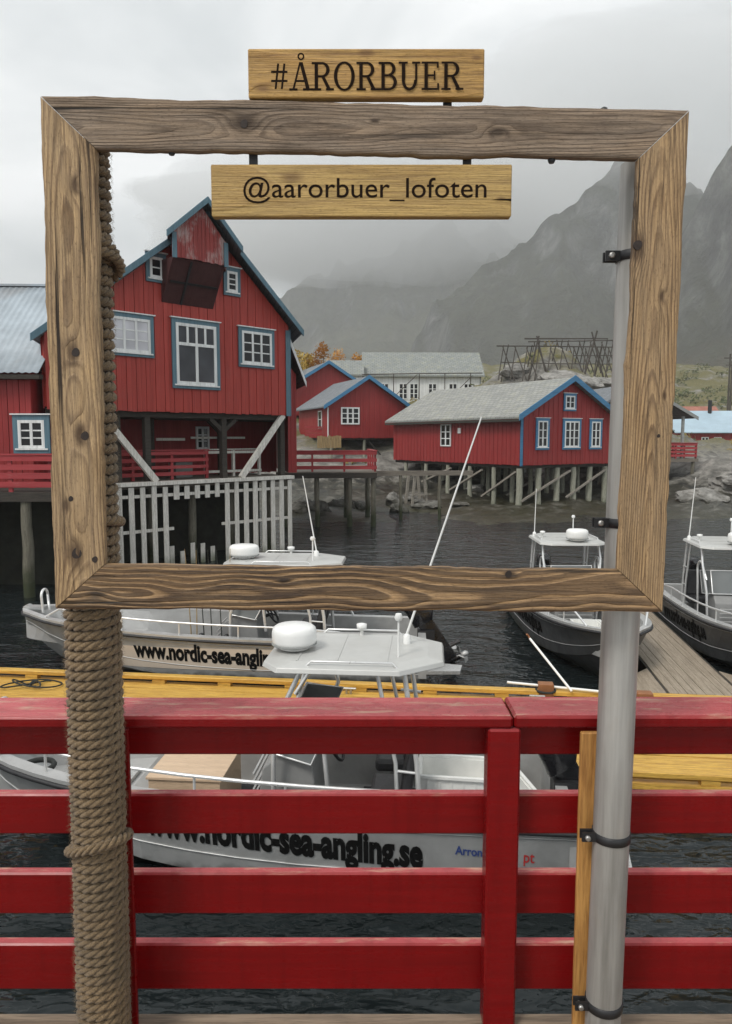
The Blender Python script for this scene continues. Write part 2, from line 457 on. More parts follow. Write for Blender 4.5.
plain('black_vinyl', (.022, .022, .024), .5, 0, .3, 14, .3)
plain('black_print', (.008, .008, .008), .9, 0, .2, 9, spec=.08)
plain('shaded_hull', (.075, .078, .08), .5, .2, .2, 3, .1, dirt=((.14, .14, .135), .4))  # darker copy of the aluminium: shade on the bow-on hulls put into colour
plain('blue_print', (.03, .06, .22), .5, 0, .1, 9)
plain('red_print', (.45, .03, .03), .5, 0, .1, 9)
plain('beige_band', (.66, .57, .47), .5, 0, .05, 4)
plain('grey_panel', (.26, .26, .255), .55, .1, .1, 6)
plain('dark_metal', (.03, .03, .032), .45, .4, .3, 20, .2)
plain('bolt_steel', (.45, .44, .42), .4, .9, .2, 30)
plain('engraved', (.014, .008, .005), .9, 0, .3, 40, spec=.1)
plain('knot_wood', (.022, .013, .009), .7, 0, .4, 90)
plain('shade_wall_black', (.016, .017, .011), .9, 0, .5, 2, .6)  # near black, for the added walls that darken the space under the piers
plain('knot_ring', (.17, .10, .06), .7, 0, .4, 60, .5)
plain('orange_wood', (.26, .11, .045), .6, 0, .2, 9)
plain('rope_black', (.02, .022, .02), .8, 0, .3, 60)
plain('rope_blue', (.08, .2, .3), .8, 0, .3, 60)
plain('rod_tan', (.35, .25, .12), .4, 0, .2, 9)
plain('rod_dark', (.03, .035, .03), .4, 0, .2, 9)
plain('wire', (.06, .06, .06), .6, 0, .1, 9)
def steel_pipe():
    t = NT('pipe_steel')
    g = t.noise(t.coord((14, 14, .8)), 2.2, 6, .6)
    sp = t.noise(t.coord(), 26, 3, .6)
    c = t.ramp(g, [(.3, (.22, .212, .195)), (.5, (.34, .33, .31)), (.72, (.46, .45, .425))])
    c = t.mix(t.ramp(t.noise(t.coord((5, 5, 2)), 3.3, 6, .7), [(.56, 0), (.74, .5)]), c, (.38, .33, .28))
    MAT['pipe_steel'] = t.done(c, t.ramp(sp, [(.3, .55), (.7, .42)]), t.bump(t.math('ADD', g, t.math('MULTIPLY', sp, .6)), .25, .003), metal=.35)
steel_pipe()
def rope_mat():
    t = NT('jute')
    f = t.noise(t.coord(), 260, 4, .7); b = t.noise(t.coord(), 9, 4, .6)
    c = t.ramp(f, [(.28, (.075, .048, .024)), (.52, (.23, .155, .08)), (.78, (.42, .30, .17))])
    c = t.mix(t.ramp(b, [(.38, .0), (.66, .7)]), c, (.12, .085, .048))
    t.b.inputs['Sheen Weight'].default_value = .2
    MAT['jute'] = t.done(c, .95, t.bump(f, .9, .004))
rope_mat()
def sign_mat(name, seed):
    return log_wood(name, (0, 1.78, 5.1), 'X', (.53, .335, .115), (.36, .19, .05), (.42, .28, .12), 260, .11, .05, .08,
                    (), .38, .25, .5, .15, seed)

for nm_ in ('aluminium', 'shaded_hull'):      # waterline grime on the hulls
    tr = MAT[nm_].node_tree; bs = tr.nodes['Principled BSDF']; src = bs.inputs['Base Color'].links[0].from_socket
    t_ = tr.nodes.new('ShaderNodeTexCoord'); sx = tr.nodes.new('ShaderNodeSeparateXYZ'); nz = tr.nodes.new('ShaderNodeTexNoise'); nz.inputs['Scale'].default_value = 5; nz.inputs['Detail'].default_value = 5
    tr.links.new(t_.outputs['Object'], sx.inputs[0]); tr.links.new(t_.outputs['Object'], nz.inputs['Vector'])
    ad = tr.nodes.new('ShaderNodeMath'); ad.operation = 'MULTIPLY_ADD'; ad.inputs[1].default_value = -.25; tr.links.new(nz.outputs['Fac'], ad.inputs[0]); tr.links.new(sx.outputs[2], ad.inputs[2])
    rp_ = tr.nodes.new('ShaderNodeValToRGB'); rp_.color_ramp.elements[0].position = .0; rp_.color_ramp.elements[0].color = (.8, .8, .8, 1); rp_.color_ramp.elements[1].position = .09; rp_.color_ramp.elements[1].color = (0, 0, 0, 1)
    tr.links.new(ad.outputs[0], rp_.inputs[0])
    mx_ = tr.nodes.new('ShaderNodeMix'); mx_.data_type = 'RGBA'; tr.links.new(rp_.outputs[0], mx_.inputs[0]); tr.links.new(src, mx_.inputs[6]); mx_.inputs[7].default_value = (.035, .038, .03, 1)
    tr.links.new(mx_.outputs[2], bs.inputs['Base Color'])

# ================================================================ THE SETTING
# ---- water
def water():
    t = NT('sea_water')
    v = t.world((1, 1, 1))
    a = t.noise(t.world((.55, 1.15, 1), (0, 0, .25)), 1.5, 3, .5, .5)
    b = t.noise(t.world((1, 1.6, 1), (0, 0, -.3)), 5.5, 2, .5, .4)
    c = t.noise(t.world((.05, .1, 1)), 1.0, 3)
    h = t.math('ADD', t.math('MULTIPLY', a, 1.0), t.math('MULTIPLY', b, t.math('MULTIPLY', c, .42)))
    nm = t.bump(h, 1.0, .21)
    t.b.inputs['IOR'].default_value = 1.34
    MAT['sea_water'] = t.done((.011, .015, .016), .04, nm)
water()
mb = MB()
ys = [-8, 0, 4, 8, 12, 16, 20, 26, 32, 40, 60, 120, 400, 1200, 6000]
xs = [-4000, -400, -60, -30, -15, -5, 5, 15, 30, 60, 400, 4000]
vs = [(x, y, 0) for y in ys for x in xs]; nx = len(xs)
mb.add(vs, [(j * nx + i, j * nx + i + 1, (j + 1) * nx + i + 1, (j + 1) * nx + i) for j in range(len(ys) - 1) for i in range(nx - 1)])
structure(mb.build('water', 'sea_water', fixn=False), 'dark rippled harbour water under an overcast sky')

# ---- shore terrain
def smooth(a, b, x):
    t = max(0, min(1, (x - a) / (b - a))); return t * t * (3 - 2 * t)
def lerp_tab(tab, x):
    if x <= tab[0][0]: return tab[0][1]
    for (a, b), (c, d) in zip(tab, tab[1:]):
        if x <= c: return b + (d - b) * (x - a) / (c - a)
    return tab[-1][1]
PROFILE = [(24, -2.2), (32, -1.2), (38, -.05), (43, .12), (48, .35), (53, .9), (58, 2.3), (64, 4.4), (75, 7.4), (90, 8.6), (140, 10.5), (260, 15), (420, 26)]
PROFILE_R = [(24, -2.6), (34, -1.4), (40, .0), (44, 1.4), (50, 2.6), (60, 3.2), (80, 3.6), (110, 7), (150, 14), (220, 25), (420, 40)]
def ground_z(x, y):
    shore = 2.0 * fbm(x * .06, 3.3, 0, 3)
    a = lerp_tab(PROFILE, y + shore); b = lerp_tab(PROFILE_R, y + shore)
    z = a + (b - a) * smooth(17, 27, x)
    z += 6.3 * math.exp(-(((x - 18) / 7.5) ** 2 + ((y - 71) / 8) ** 2))          # knoll under the drying racks
    z -= 1.2 * smooth(-2, -12, x) * smooth(60, 30, y)
    k = smooth(-1.0, 1.2, z)
    z += k * (.65 * fbm(x * .22, y * .22, 1, 5) + .55 * abs(fbm(x * .6, y * .6, 5, 4)) - .12 + .16 * fbm(x * 2, y * 2, 9, 3))
    z += smooth(70, 160, y) * 2.5 * fbm(x * .03, y * .03, 2, 4)
    return z
def terrain_mat():
    t = NT('shore_rock')
    ge = t.n('ShaderNodeNewGeometry'); sp = t.n('ShaderNodeSeparateXYZ'); t.l(ge.outputs['Position'], sp.inputs[0])
    sn = t.n('ShaderNodeSeparateXYZ'); t.l(ge.outputs['Normal'], sn.inputs[0])
    n = t.noise(t.world((1, 1, 1.6)), 1.1, 9, .65, .3); m = t.noise(t.world(), .28, 5, .6); fi = t.noise(t.world(), 6, 5, .65)
    rock = t.ramp(n, [(.3, (.085, .08, .07)), (.5, (.20, .19, .17)), (.72, (.36, .34, .31))])
    mud = t.ramp(n, [(.38, (.012, .012, .009)), (.52, (.045, .042, .03)), (.66, (.14, .132, .108))])
    weed = t.ramp(fi, [(.35, (.016, .016, .008)), (.6, (.05, .045, .02))])
    grass = t.ramp(fi, [(.3, (.055, .065, .02)), (.5, (.12, .11, .035)), (.7, (.21, .15, .05))])
    zn = t.math('ADD', sp.outputs[2], t.math('MULTIPLY', t.math('SUBTRACT', n, .5), 2.2))
    c = t.mix(t.ramp(t.math('MULTIPLY', zn, .2), [(.0, 0), (.12, 1)]), weed, mud)
    c = t.mix(t.ramp(t.math('MULTIPLY', zn, .2), [(.24, 0), (.42, 1)]), c, rock)
    gm = t.math('MULTIPLY', t.ramp(t.math('MULTIPLY', zn, .1), [(.3, 0), (.45, 1)]), t.ramp(t.math('ADD', t.math('MULTIPLY', m, .7), t.math('MULTIPLY', sn.outputs[2], .35)), [(.58, 0), (.68, 1)]))
    c = t.mix(gm, c, grass)
    r = t.ramp(t.math('MULTIPLY', zn, .2), [(.1, .45), (.4, .85)])
    MAT['shore_rock'] = t.done(c, r, t.bump(t.math('ADD', n, t.math('MULTIPLY', fi, .35)), .8, .18))
terrain_mat()
mb = MB()
ysh = [24 + .42 * i for i in range(110)]
while ysh[-1] < 430: ysh.append(ysh[-1] + .42 + (ysh[-1] - 70) * .03)
def xrow(y):
    return [(-1 + 2 * i / 210) for i in range(211)]
vs = []
for y in ysh:
    hw = 22 + .85 * y
    for q in xrow(y):
        x = 6 + hw * q
        vs.append((x, y, ground_z(x, y)))
nx = 211
mb.add(vs, [(j * nx + i, j * nx + i + 1, (j + 1) * nx + i + 1, (j + 1) * nx + i) for j in range(len(ysh) - 1) for i in range(nx - 1)], True)
structure(mb.build('ground', 'shore_rock', fixn=False), 'rocky tidal shore rising to grassy ground')

# ---- mountains
def mountain_mat(name, rock, veg, low):
    t = NT(name)
    ge = t.n('ShaderNodeNewGeometry'); sp = t.n('ShaderNodeSeparateXYZ'); t.l(ge.outputs['Position'], sp.inputs[0])
    sn = t.n('ShaderNodeSeparateXYZ'); t.l(ge.outputs['Normal'], sn.inputs[0])
    n = t.noise(t.world((.016, .016, .010)), 1.6, 10, .72, .6); m = t.noise(t.world((.004, .004, .004)), 1.4, 6, .6)
    f = t.noise(t.world((.05, .05, .03)), 1.2, 6, .7)
    c = t.ramp(n, [(.36, tuple(x * .3 for x in rock)), (.5, rock), (.64, tuple(x * 2.4 for x in rock))])
    vg = t.ramp(f, [(.3, tuple(x * .5 for x in veg)), (.6, veg), (.8, tuple(x * 1.5 for x in veg))])
    c = t.mix(t.ramp(t.math('ADD', t.math('MULTIPLY', sn.outputs[2], .55), t.math('MULTIPLY', m, .6)), [(.50, 0), (.66, .9)]), c, vg)
    hz = t.math('ADD', t.math('MULTIPLY', sp.outputs[2], .008), t.math('MULTIPLY', f, .7))
    c = t.mix(t.ramp(hz, [(.45, .85), (.95, 0)]), c, low)
    MAT[name] = t.done(c, .9, t.bump(t.math('ADD', n, t.math('MULTIPLY', f, .5)), 1.0, 26))
mountain_mat('mountain_far', (.13, .13, .12), (.10, .10, .05), (.16, .12, .05))
mountain_mat('mountain_near', (.105, .105, .10), (.06, .062, .032), (.15, .10, .035))
def mountain(name, label, mat, Y0, pts, front, back, seed, rough, nx=230, ny=90, gully=1.0):
    """ridge line pts = (X, height) at distance Y0, falling to the front and to the back"""
    x0, x1 = pts[0][0], pts[-1][0]
    mb = MB(); vs = []
    for j in range(ny + 1):
        t = j / ny
        for i in range(nx + 1):
            X = x0 + (x1 - x0) * i / nx
            if t < .72:
                k = t / .72; Y = Y0 - front * (1 - k); fall = k ** 1.15
            else:
                k = (t - .72) / .28; Y = Y0 + back * k; fall = 1 - k
            Xw = X * Y / Y0 if False else X
            h = lerp_tab(pts, Xw + 40 * fbm(Xw * .004, Y * .004, seed, 3))
            z = -8 + (h + 8) * fall
            amp = rough * (.25 + .75 * min(1, fall * 1.4)) * (1 if t < .72 else .6)
            g = abs(fbm(Xw * .010 * gully, Y * .0035 * gully, seed + 3, 5))
            z += amp * (.9 * fbm(Xw * .006, Y * .006, seed, 6) - 1.5 * g + .18 * fbm(Xw * .04, Y * .04, seed, 5))
            z += amp * .1
            vs.append((Xw, Y, z))
    n1 = nx + 1
    mb.add(vs, [(j * n1 + i, j * n1 + i + 1, (j + 1) * n1 + i + 1, (j + 1) * n1 + i) for j in range(ny) for i in range(nx)], True)
    return structure(mb.build(name, mat, fixn=False), label)
mountain('mountain', 'distant mountain whose top is lost in low cloud', 'mountain_far', 1600,
         [(-900, -20), (-420, 170), (-169, 300), (-99, 335), (-35, 375), (73, 420), (180, 470), (420, 420), (800, 380), (1300, 200)], 700, 500, 2.0, 46)
mountain('mountain', 'steep rocky mountain rising into cloud behind the drying racks', 'mountain_near', 950,
         [(-40, -30), (60, 70), (104, 132), (133, 178), (172, 236), (210, 281), (249, 314), (300, 338), (360, 318), (420, 290), (520, 285), (760, 270), (1000, 120)], 360, 300, 5.0, 36)
mountain('mountain', 'nearest mountain flank at the frame edge above the grassy hill', 'mountain_near', 640,
         [(170, -20), (235, 110), (257, 160), (276, 214), (318, 260), (400, 330), (520, 340), (700, 200)], 230, 200, 8.0, 26)

# ---- air
def volume_box(name, b, dens, col, aniso, label):
    m = bpy.data.materials.new(name); m.use_nodes = True; t = m.node_tree; t.nodes.clear()
    o = t.nodes.new('ShaderNodeOutputMaterial'); p = t.nodes.new('ShaderNodeVolumePrincipled')
    p.inputs['Color'].default_value = (*col, 1); p.inputs['Density'].default_value = dens; p.inputs['Anisotropy'].default_value = aniso
    t.links.new(p.outputs[0], o.inputs['Volume'])
    mb = MB(); mb.box(*b)
    ob = mb.build(name, m); ob['kind'] = 'stuff'; ob['label'] = label
    return ob
volume_box('haze', (-1600, 1800, -60, 2250, -3.5, 560), .00042, (.95, .96, .965), .2, 'thin grey rain haze over the harbour')
# low cloud swallowing the summits: closed lumpy bodies of even density
def low_cloud(cx, cy, cz, rx, ry, rz, dens, seed):
    m = bpy.data.materials.new('low_cloud'); m.use_nodes = True; t = m.node_tree; t.nodes.clear()
    o = t.nodes.new('ShaderNodeOutputMaterial'); p = t.nodes.new('ShaderNodeVolumePrincipled')
    p.inputs['Color'].default_value = (.985, .99, .99, 1); p.inputs['Density'].default_value = dens; p.inputs['Anisotropy'].default_value = .2
    t.links.new(p.outputs[0], o.inputs['Volume'])
    mb = MB(); nu, nv = 64, 32; vs = []
    for j in range(nv + 1):
        b = PI * j / nv
        for i in range(nu):
            a = 2 * PI * i / nu
            d = Vector((math.sin(b) * math.cos(a), math.sin(b) * math.sin(a), math.cos(b)))
            k = 1 + .22 * fbm(d.x * 1.6 + seed, d.y * 1.6, d.z * 1.6, 4)
            vs.append((cx + rx * d.x * k, cy + ry * d.y * k, cz + rz * d.z * k))
    mb.add(vs, [(j * nu + i, j * nu + (i + 1) % nu, (j + 1) * nu + (i + 1) % nu, (j + 1) * nu + i) for j in range(nv) for i in range(nu)], True)
    ob = mb.build('low_cloud', m); ob['kind'] = 'stuff'
    return ob
low_cloud(150, 1480, 425, 620, 320, 135, .008, 1.0)
low_cloud(340, 900, 385, 240, 170, 85, .005, 4.0)

# ================================================================ HOUSES
def rz_to(dx, dy): return math.atan2(dy, dx)

def clad(mb, p, q, zb, top, w=.16, out=(0, -1), th=.025):
    """upright boards from p to q (2-D local), bottom zb, height function top(s), facing out"""
    p, q = Vector(p), Vector(q); L = (q - p).length; d = (q - p) / L; o = Vector(out)
    n = max(1, round(L / w)); ww = L / n
    for i in range(n):
        a, b = i * ww + .006, (i + 1) * ww - .006
        t = th + (.016 if i % 2 else 0) + random.uniform(-.003, .003)
        dz = random.uniform(-.02, .02)
        pts = [p + d * a, p + d * b]
        f = [(pts[0].x, pts[0].y, zb + dz), (pts[1].x, pts[1].y, zb + dz), (pts[1].x, pts[1].y, top(b)), (pts[0].x, pts[0].y, top(a))]
        mb.prism(f, (o.x * t, o.y * t, 0))
def core(mb, poly2, z0, z1):
    mb.prism([(x, y, z0) for x, y in poly2], (0, 0, z1 - z0))

def window(parent, M, w, h, cols, rows, casing='blue_trim', glass='window_glass', mull=(), trim=.12, name='window', separate=False, frame=.085, bars=.04):
    """M puts the window's lower-left corner: local x along the wall, y = outward (negative out), z up"""
    mb = MB(); mb.M = M
    o = -.075
    mb.box(0, w, o, -.01, 0, frame); mb.box(0, w, o, -.01, h - frame, h)
    mb.box(0, frame, o, -.01, frame, h - frame); mb.box(w - frame, w, o, -.01, frame, h - frame)
    iw, ih = w - 2 * frame, h - 2 * frame
    tr = None
    if mull: tr = mull[0]           # transom height share
    hh = ih * tr if tr else ih
    cb = mull[1] if mull else cols
    for i in range(1, cb):
        x = frame + iw * i / cb; mb.box(x - bars, x + bars, o + .004, -.012, frame, frame + hh)
    if tr:
        zt = frame + hh; mb.box(frame, w - frame, o + .002, -.012, zt - bars, zt + bars)
        for i in range(1, cols):
            x = frame + iw * i / cols; mb.box(x - bars * .8, x + bars * .8, o + .004, -.012, zt + bars, h - frame)
    else:
        for j in range(1, rows):
            z = frame + ih * j / rows; mb.box(frame, w - frame, o + .018, -.02, z - bars * .5, z + bars * .5)
    win = mb.build(name, 'white_trim', parent)
    if separate and tr:
        cells = [(i / cb, (i + 1) / cb, 0, tr) for i in range(cb)] + [(i / cols, (i + 1) / cols, tr, 1) for i in range(cols)]
        for (a, b, c, d) in cells:
            g = MB(); g.M = M
            g.box(frame + iw * a + .01, frame + iw * b - .01, -.042, -.034, frame + ih * c + .01, frame + ih * d - .01)
            g.build('pane', glass, win)
    else:
        g = MB(); g.M = M; g.box(frame, w - frame, -.045, -.035, frame, h - frame); g.build('pane', glass, win)
    if casing:
        c = MB(); c.M = M; q = trim
        c.box(-q, 0, -.062, 0, -q, h + q); c.box(w, w + q, -.062, 0, -q, h + q); c.box(0, w, -.062, 0, -q, 0); c.box(0, w, -.062, 0, h, h + q)
        c.build('casing', casing, win)
        c = MB(); c.M = M; c.box(-q - .05, w + q + .05, -.11, 0, h + q + .003, h + q + .04)
        c.build('drip_board', 'white_trim', win)
        c = MB(); c.M = M; c.box(-q * .6, w + q * .6, -.10, -.064, -.05, -.003); c.build('sill', 'white_trim', win)
    return win
def on_front(x, z, y=-.045): return Matrix.Translation((x, y, z))
def on_left(y, z, x=-.045): return Matrix.Translation((x, y, z)) @ Matrix.Rotation(R(-90), 4, 'Z')   # x runs towards -y, out = -x
def roof_pair(parent, xl, xr, xm, zl, zr, zm, y0, y1, th, mat, name='roof', skew=0):
    mb = MB(); mb.M = skewed(skew, y0) if skew else None
    mb.prism([(xl, y0, zl), (xm, y0, zm), (xm, y0, zm + th), (xl, y0, zl + th)], (0, y1 - y0, 0))
    mb.prism([(xm + .002, y0, zm), (xr, y0, zr), (xr, y0, zr + th), (xm + .002, y0, zm + th)], (0, y1 - y0, 0))
    return mb.build(name, mat, parent)
def barge(parent, xl, xr, xm, zl, zr, zm, y, h, mat, t=.05, name='bargeboard'):
    for a, b in (((xl, zl), (xm, zm)), ((xm, zm), (xr, zr))):
        mb = MB()
        mb.prism([(a[0], y, a[1] - h * .55), (b[0], y, b[1] - h * .55), (b[0], y, b[1] + h * .45), (a[0], y, a[1] + h * .45)], (0, t, 0))
        mb.build(name, mat, parent)
def skewed(k, y0):
    """plan skew: x grows by k for each metre behind y0"""
    return Matrix(((1, k, 0, -k * y0), (0, 1, 0, 0), (0, 0, 1, 0), (0, 0, 0, 1)))
def pile(parent, x, y, z0, z1, r=.13, mat='pile_wood', lean=0):
    mb = MB(); n = 6
    pts = [(x + lean * (1 - i / n) + random.uniform(-.02, .02), y + random.uniform(-.02, .02), z0 + (z1 - z0) * i / n) for i in range(n + 1)]
    mb.tube(pts, [r * (1.08 - .12 * i / n) * random.uniform(.95, 1.05) for i in range(n + 1)], 9)
    return mb.build('pile', mat, parent)
def brace(parent, p, q, w=.1, mat='brace_wood', name='brace'):
    mb = MB(); mb.beam(p, q, w, w * .8); return mb.build(name, mat, parent)
def rail_run(parent, p, q, z, h=1.0, rows=4, bw=.13, mat='red_rail_far', every=1.6, cap=True, inner=.0):
    """plank railing from p to q: posts and horizontal boards, each its own part"""
    p, q = Vector(p), Vector(q); L = (q - p).length; d = (q - p) / L; o = Vector((d.y, -d.x))
    ang = math.atan2(d.y, d.x)
    M = Matrix.Translation((p.x, p.y, z)) @ Matrix.Rotation(ang, 4, 'Z')
    k = max(1, round(L / every))
    for i in range(k + 1):
        mb = MB(); mb.M = M; x = min(max(L * i / k, .05), L - .05); mb.box(x - .05, x + .05, .0, .09, -.05, h - .012); mb.build('rail_post', mat, parent)
    for j in range(rows):
        zz = h * (.2 + .72 * j / max(1, rows - 1)) if rows > 1 else h * .9
        mb = MB(); mb.M = M; mb.box(0, L, -.035, -.002, zz - bw / 2, zz + bw / 2 + random.uniform(-.01, .01)); mb.build('rail_board', mat, parent)
    if cap:
        mb = MB(); mb.M = M; mb.box(-.03, L + .03, -.06, .12, h + .005, h + .045); mb.build('hand_rail', mat, parent)

# ---------------------------------------------------------------- large boathouse
# local: x along the gable front from the hidden corner to the corner by the lane, y into the house, z from its floor
B = Vector((-2.95, 28.5)); A = B - Vector((9.15 * math.cos(R(45)), 9.15 * math.sin(R(45))))
W = (B - A).length; ang = rz_to(*(B - A))
FL = 5.38; GZ = 2.95 - FL                      # floor height above the water, lower gallery relative to it
house = thing('boathouse', 'big red gabled boathouse with hoist dormer and blue trim on stilts', 'house', (A.x, A.y, FL), ang)
XM = 5.5; ZE = 3.2; ZM = 6.42; ZL = 2.2
D = 9.0; SK = .62
top_front = lambda s: (ZL + (ZM - ZL) * s / XM) if s < XM else (ZM + (ZE - ZM) * (s - XM) / (W - XM))
mb = MB()
clad(mb, (0, 0), (W, 0), -.12, top_front, .17)
mb.prism([(0, .01, -.05), (W, .01, -.05), (W, .01, ZE), (XM, .01, ZM), (0, .01, ZL)], (0, .15, 0))
mb.build('front_wall', 'red_boarding', house)
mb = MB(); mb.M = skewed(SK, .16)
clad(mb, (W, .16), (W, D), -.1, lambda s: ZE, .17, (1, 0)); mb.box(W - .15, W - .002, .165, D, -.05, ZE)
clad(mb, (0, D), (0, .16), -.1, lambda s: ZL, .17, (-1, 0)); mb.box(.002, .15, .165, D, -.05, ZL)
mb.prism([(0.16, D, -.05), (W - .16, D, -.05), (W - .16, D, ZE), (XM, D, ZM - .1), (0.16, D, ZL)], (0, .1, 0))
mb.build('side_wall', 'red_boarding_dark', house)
mb = MB(); mb.M = skewed(SK, .17); mb.box(.02, W - .02, .17, D - .05, -.3, -.06); mb.build('floor_beams', 'dark_timber', house)
sl = (ZM - ZE) / (W - XM); sll = (ZM - ZL) / XM
roof_pair(house, -.55, W + .36, XM, ZL - .55 * sll + .05, ZE - .36 * sl + .05, ZM + .05, -.42, D + .1, .1, 'slate_roof_dark', skew=SK)
barge(house, -.56, W + .38, XM, ZL - .56 * sll + .1, ZE - .38 * sl + .1, ZM + .1, -.49, .22, 'blue_trim', .06)
mb = MB(); mb.box(W - .16, W + .03, -.07, -.044, -.15, ZE - .15); mb.build('corner_board', 'blue_trim', house)
mb = MB(); mb.box(W + .044, W + .07, -.07, .2, -.15, ZE - .1); mb.build('corner_board', 'blue_trim', house)
# hoist dormer
dx0, dx1 = 3.82, 5.82
DM = 4.92; DZ = 6.60; DE = 5.62; DP = -.85; DB = 4.76; HB = 3.44
dorm = MB(); dorm.M = skewed(SK, DP)
clad(dorm, (dx0, DP), (dx1, DP), DB, lambda s: DE - .1 + (DZ - DE) * (1 - abs(s - (DM - dx0)) / (DM - dx0)) if s < DM - dx0 else DE - .1 + (DZ - DE) * (1 - (s - (DM - dx0)) / (dx1 - DM)), .16)
clad(dorm, (dx0, .2), (dx0, DP), DB, lambda s: DE - .05, .16, (-1, 0)); clad(dorm, (dx1, DP), (dx1, .2), DB, lambda s: DE - .05, .16, (1, 0))
dorm.prism([(dx0 + .01, DP + .01, DB + .02), (dx1 - .01, DP + .01, DB + .02), (dx1 - .01, DP + .01, DE - .1), (DM, DP + .01, DZ - .12), (dx0 + .01, DP + .01, DE - .1)], (0, 1.6, 0))
dm = dorm.build('hoist_dormer', 'red_boarding_worn', house, 'peeling red hoist dormer under its own small gable')
roof_pair(dm, dx0 - .38, dx1 + .42, DM, DE - .3, DE - .32, DZ, DP - .32, 1.9, .1, 'slate_roof_dark', 'dormer_roof', SK)
barge(dm, dx0 - .4, dx1 + .44, DM, DE - .28, DE - .30, DZ + .05, DP - .39, .2, 'blue_trim', .06)
for x in (dx0 - .05, dx1 - .11):
    mb = MB(); mb.box(x, x + .16, DP - .085, DP - .05, DB - .05, DE - .12); mb.build('corner_board', 'blue_trim', dm)
# open hatch box below the dormer: sloping cheeks and a dark soffit seen from below
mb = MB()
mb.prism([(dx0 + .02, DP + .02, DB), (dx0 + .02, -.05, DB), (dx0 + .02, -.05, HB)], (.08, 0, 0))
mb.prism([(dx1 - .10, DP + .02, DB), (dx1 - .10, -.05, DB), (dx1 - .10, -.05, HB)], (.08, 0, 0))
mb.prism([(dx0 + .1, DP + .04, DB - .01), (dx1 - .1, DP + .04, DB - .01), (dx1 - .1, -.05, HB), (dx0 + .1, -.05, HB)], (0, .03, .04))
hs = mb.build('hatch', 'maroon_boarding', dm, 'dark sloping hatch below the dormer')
mb = MB()
fz = lambda k: (DP + .03 + (-.05 - DP - .03) * k, DB - .02 + (HB - DB) * k)
for a_, b_ in (((dx0 + .7, .02), (dx0 + .7, .98)), ((dx0 + .12, .5), (dx1 - .12, .5))):
    mb = MB(); p_, q_ = fz(a_[1]), fz(b_[1]); mb.beam((a_[0], p_[0] - .03, p_[1] - .02), (b_[0], q_[0] - .03, q_[1] - .02), .07, .03, (0, -.7, -.5)); mb.build('hatch_batten', 'dark_metal', dm)
# windows of the front: px 116-152, 170-218, 238-272 ; upper pair 144-164, 222-238
window(house, on_front(1.98, 1.73), 1.39, 1.07, 3, 3, glass='curtained_glass', name='window', trim=.13)
window(house, on_front(4.30, .82), 1.58, 2.02, 4, 1, glass='big_glass', mull=(.68, 2), separate=True, frame=.10, bars=.05, trim=.14)
window(house, on_front(6.96, 1.69), 1.33, 1.15, 3, 3, trim=.13)
window(house, on_front(3.42, 4.16), .46, .66, 1, 2, trim=.13)
window(house, on_front(6.37, 4.12), .44, .70, 1, 3, trim=.13)
# annex behind the lane-side corner
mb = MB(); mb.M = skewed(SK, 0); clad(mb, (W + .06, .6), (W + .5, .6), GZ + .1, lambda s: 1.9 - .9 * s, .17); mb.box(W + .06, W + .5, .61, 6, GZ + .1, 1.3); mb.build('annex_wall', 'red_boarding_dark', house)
mb = MB(); mb.M = skewed(SK, 0); mb.prism([(W + .055, .35, 2.9), (W + .95, .35, 1.1), (W + .95, .35, 1.22), (W + .055, .35, 3.04)], (0, 5.6, 0)); mb.build('annex_roof', 'slate_roof_dark', house)
mb = MB(); mb.M = skewed(SK, 0); mb.prism([(W + .055, .30, 2.82), (W + .97, .30, 1.02), (W + .97, .30, 1.22), (W + .055, .30, 3.08)], (0, .045, 0)); mb.build('bargeboard', 'white_trim', house)
# lower storey: set back wall, posts, diagonal struts, gallery
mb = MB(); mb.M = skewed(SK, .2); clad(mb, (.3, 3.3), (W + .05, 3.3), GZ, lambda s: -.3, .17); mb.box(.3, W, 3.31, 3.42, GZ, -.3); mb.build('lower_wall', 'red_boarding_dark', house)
window(house, on_front(5.2 + SK * 3, GZ + 1.0, 3.25), .6, .9, 2, 3, casing=None)
mb = MB(); mb.box(.3, W + .3, .18, 12, GZ - .22, GZ); mb.build('gallery_floor', 'grey_timber', house)
for x in (.4, 2.3, 3.35, 6.35, W - .15):
    mb = MB(); mb.box(x - .1, x + .1, .2, .4, GZ + .002, -.06); mb.build('post', 'dark_timber', house)
for x in (1.5, 4.6, 7.6):
    mb = MB(); mb.box(x - .1, x + .1, 2.2, 2.4, GZ + .002, -.3); mb.build('post', 'dark_timber', house)
for (a, b) in ((W - .25, 6.9), (1.6, 3.5)):
    mb = MB(); mb.beam((a, .05, -.12), (b, .0, GZ + .02), .2, .14, (0, 1, 0)); mb.build('strut', 'picket_wood', house)
for (a, b, y) in ((6.35, 5.8, .3), (6.35, 6.9, .3), (W - 1.6, W - 1.1, 2.3), (W - 1.6, W - 2.1, 2.3)):
    mb = MB(); mb.beam((a, y, -.75), (b, y, -.3), .14, .14); mb.build('knee_brace', 'dark_timber', house)
rail_run(house, (.2, .9), (6.1, .9), GZ, 1.0, 4, .12)
rail_run(house, (6.3, 1.4), (W - .3, 1.4), GZ, 1.0, 2, .1, 'picket_wood')
# table-like rails and boxes inside the gallery
mb = MB(); mb.box(5.0, 6.2, 2.6, 2.64, GZ + 1.35, GZ + 1.45); mb.box(6.4, 8.9, 2.5, 2.54, GZ + 1.42, GZ + 1.5); mb.build('shelf_board', 'picket_wood', house)
mb = MB(); mb.box(5.3, 6.0, 1.8, 2.3, GZ + .002, GZ + .55); mb.build('chest', 'grey_board', house)
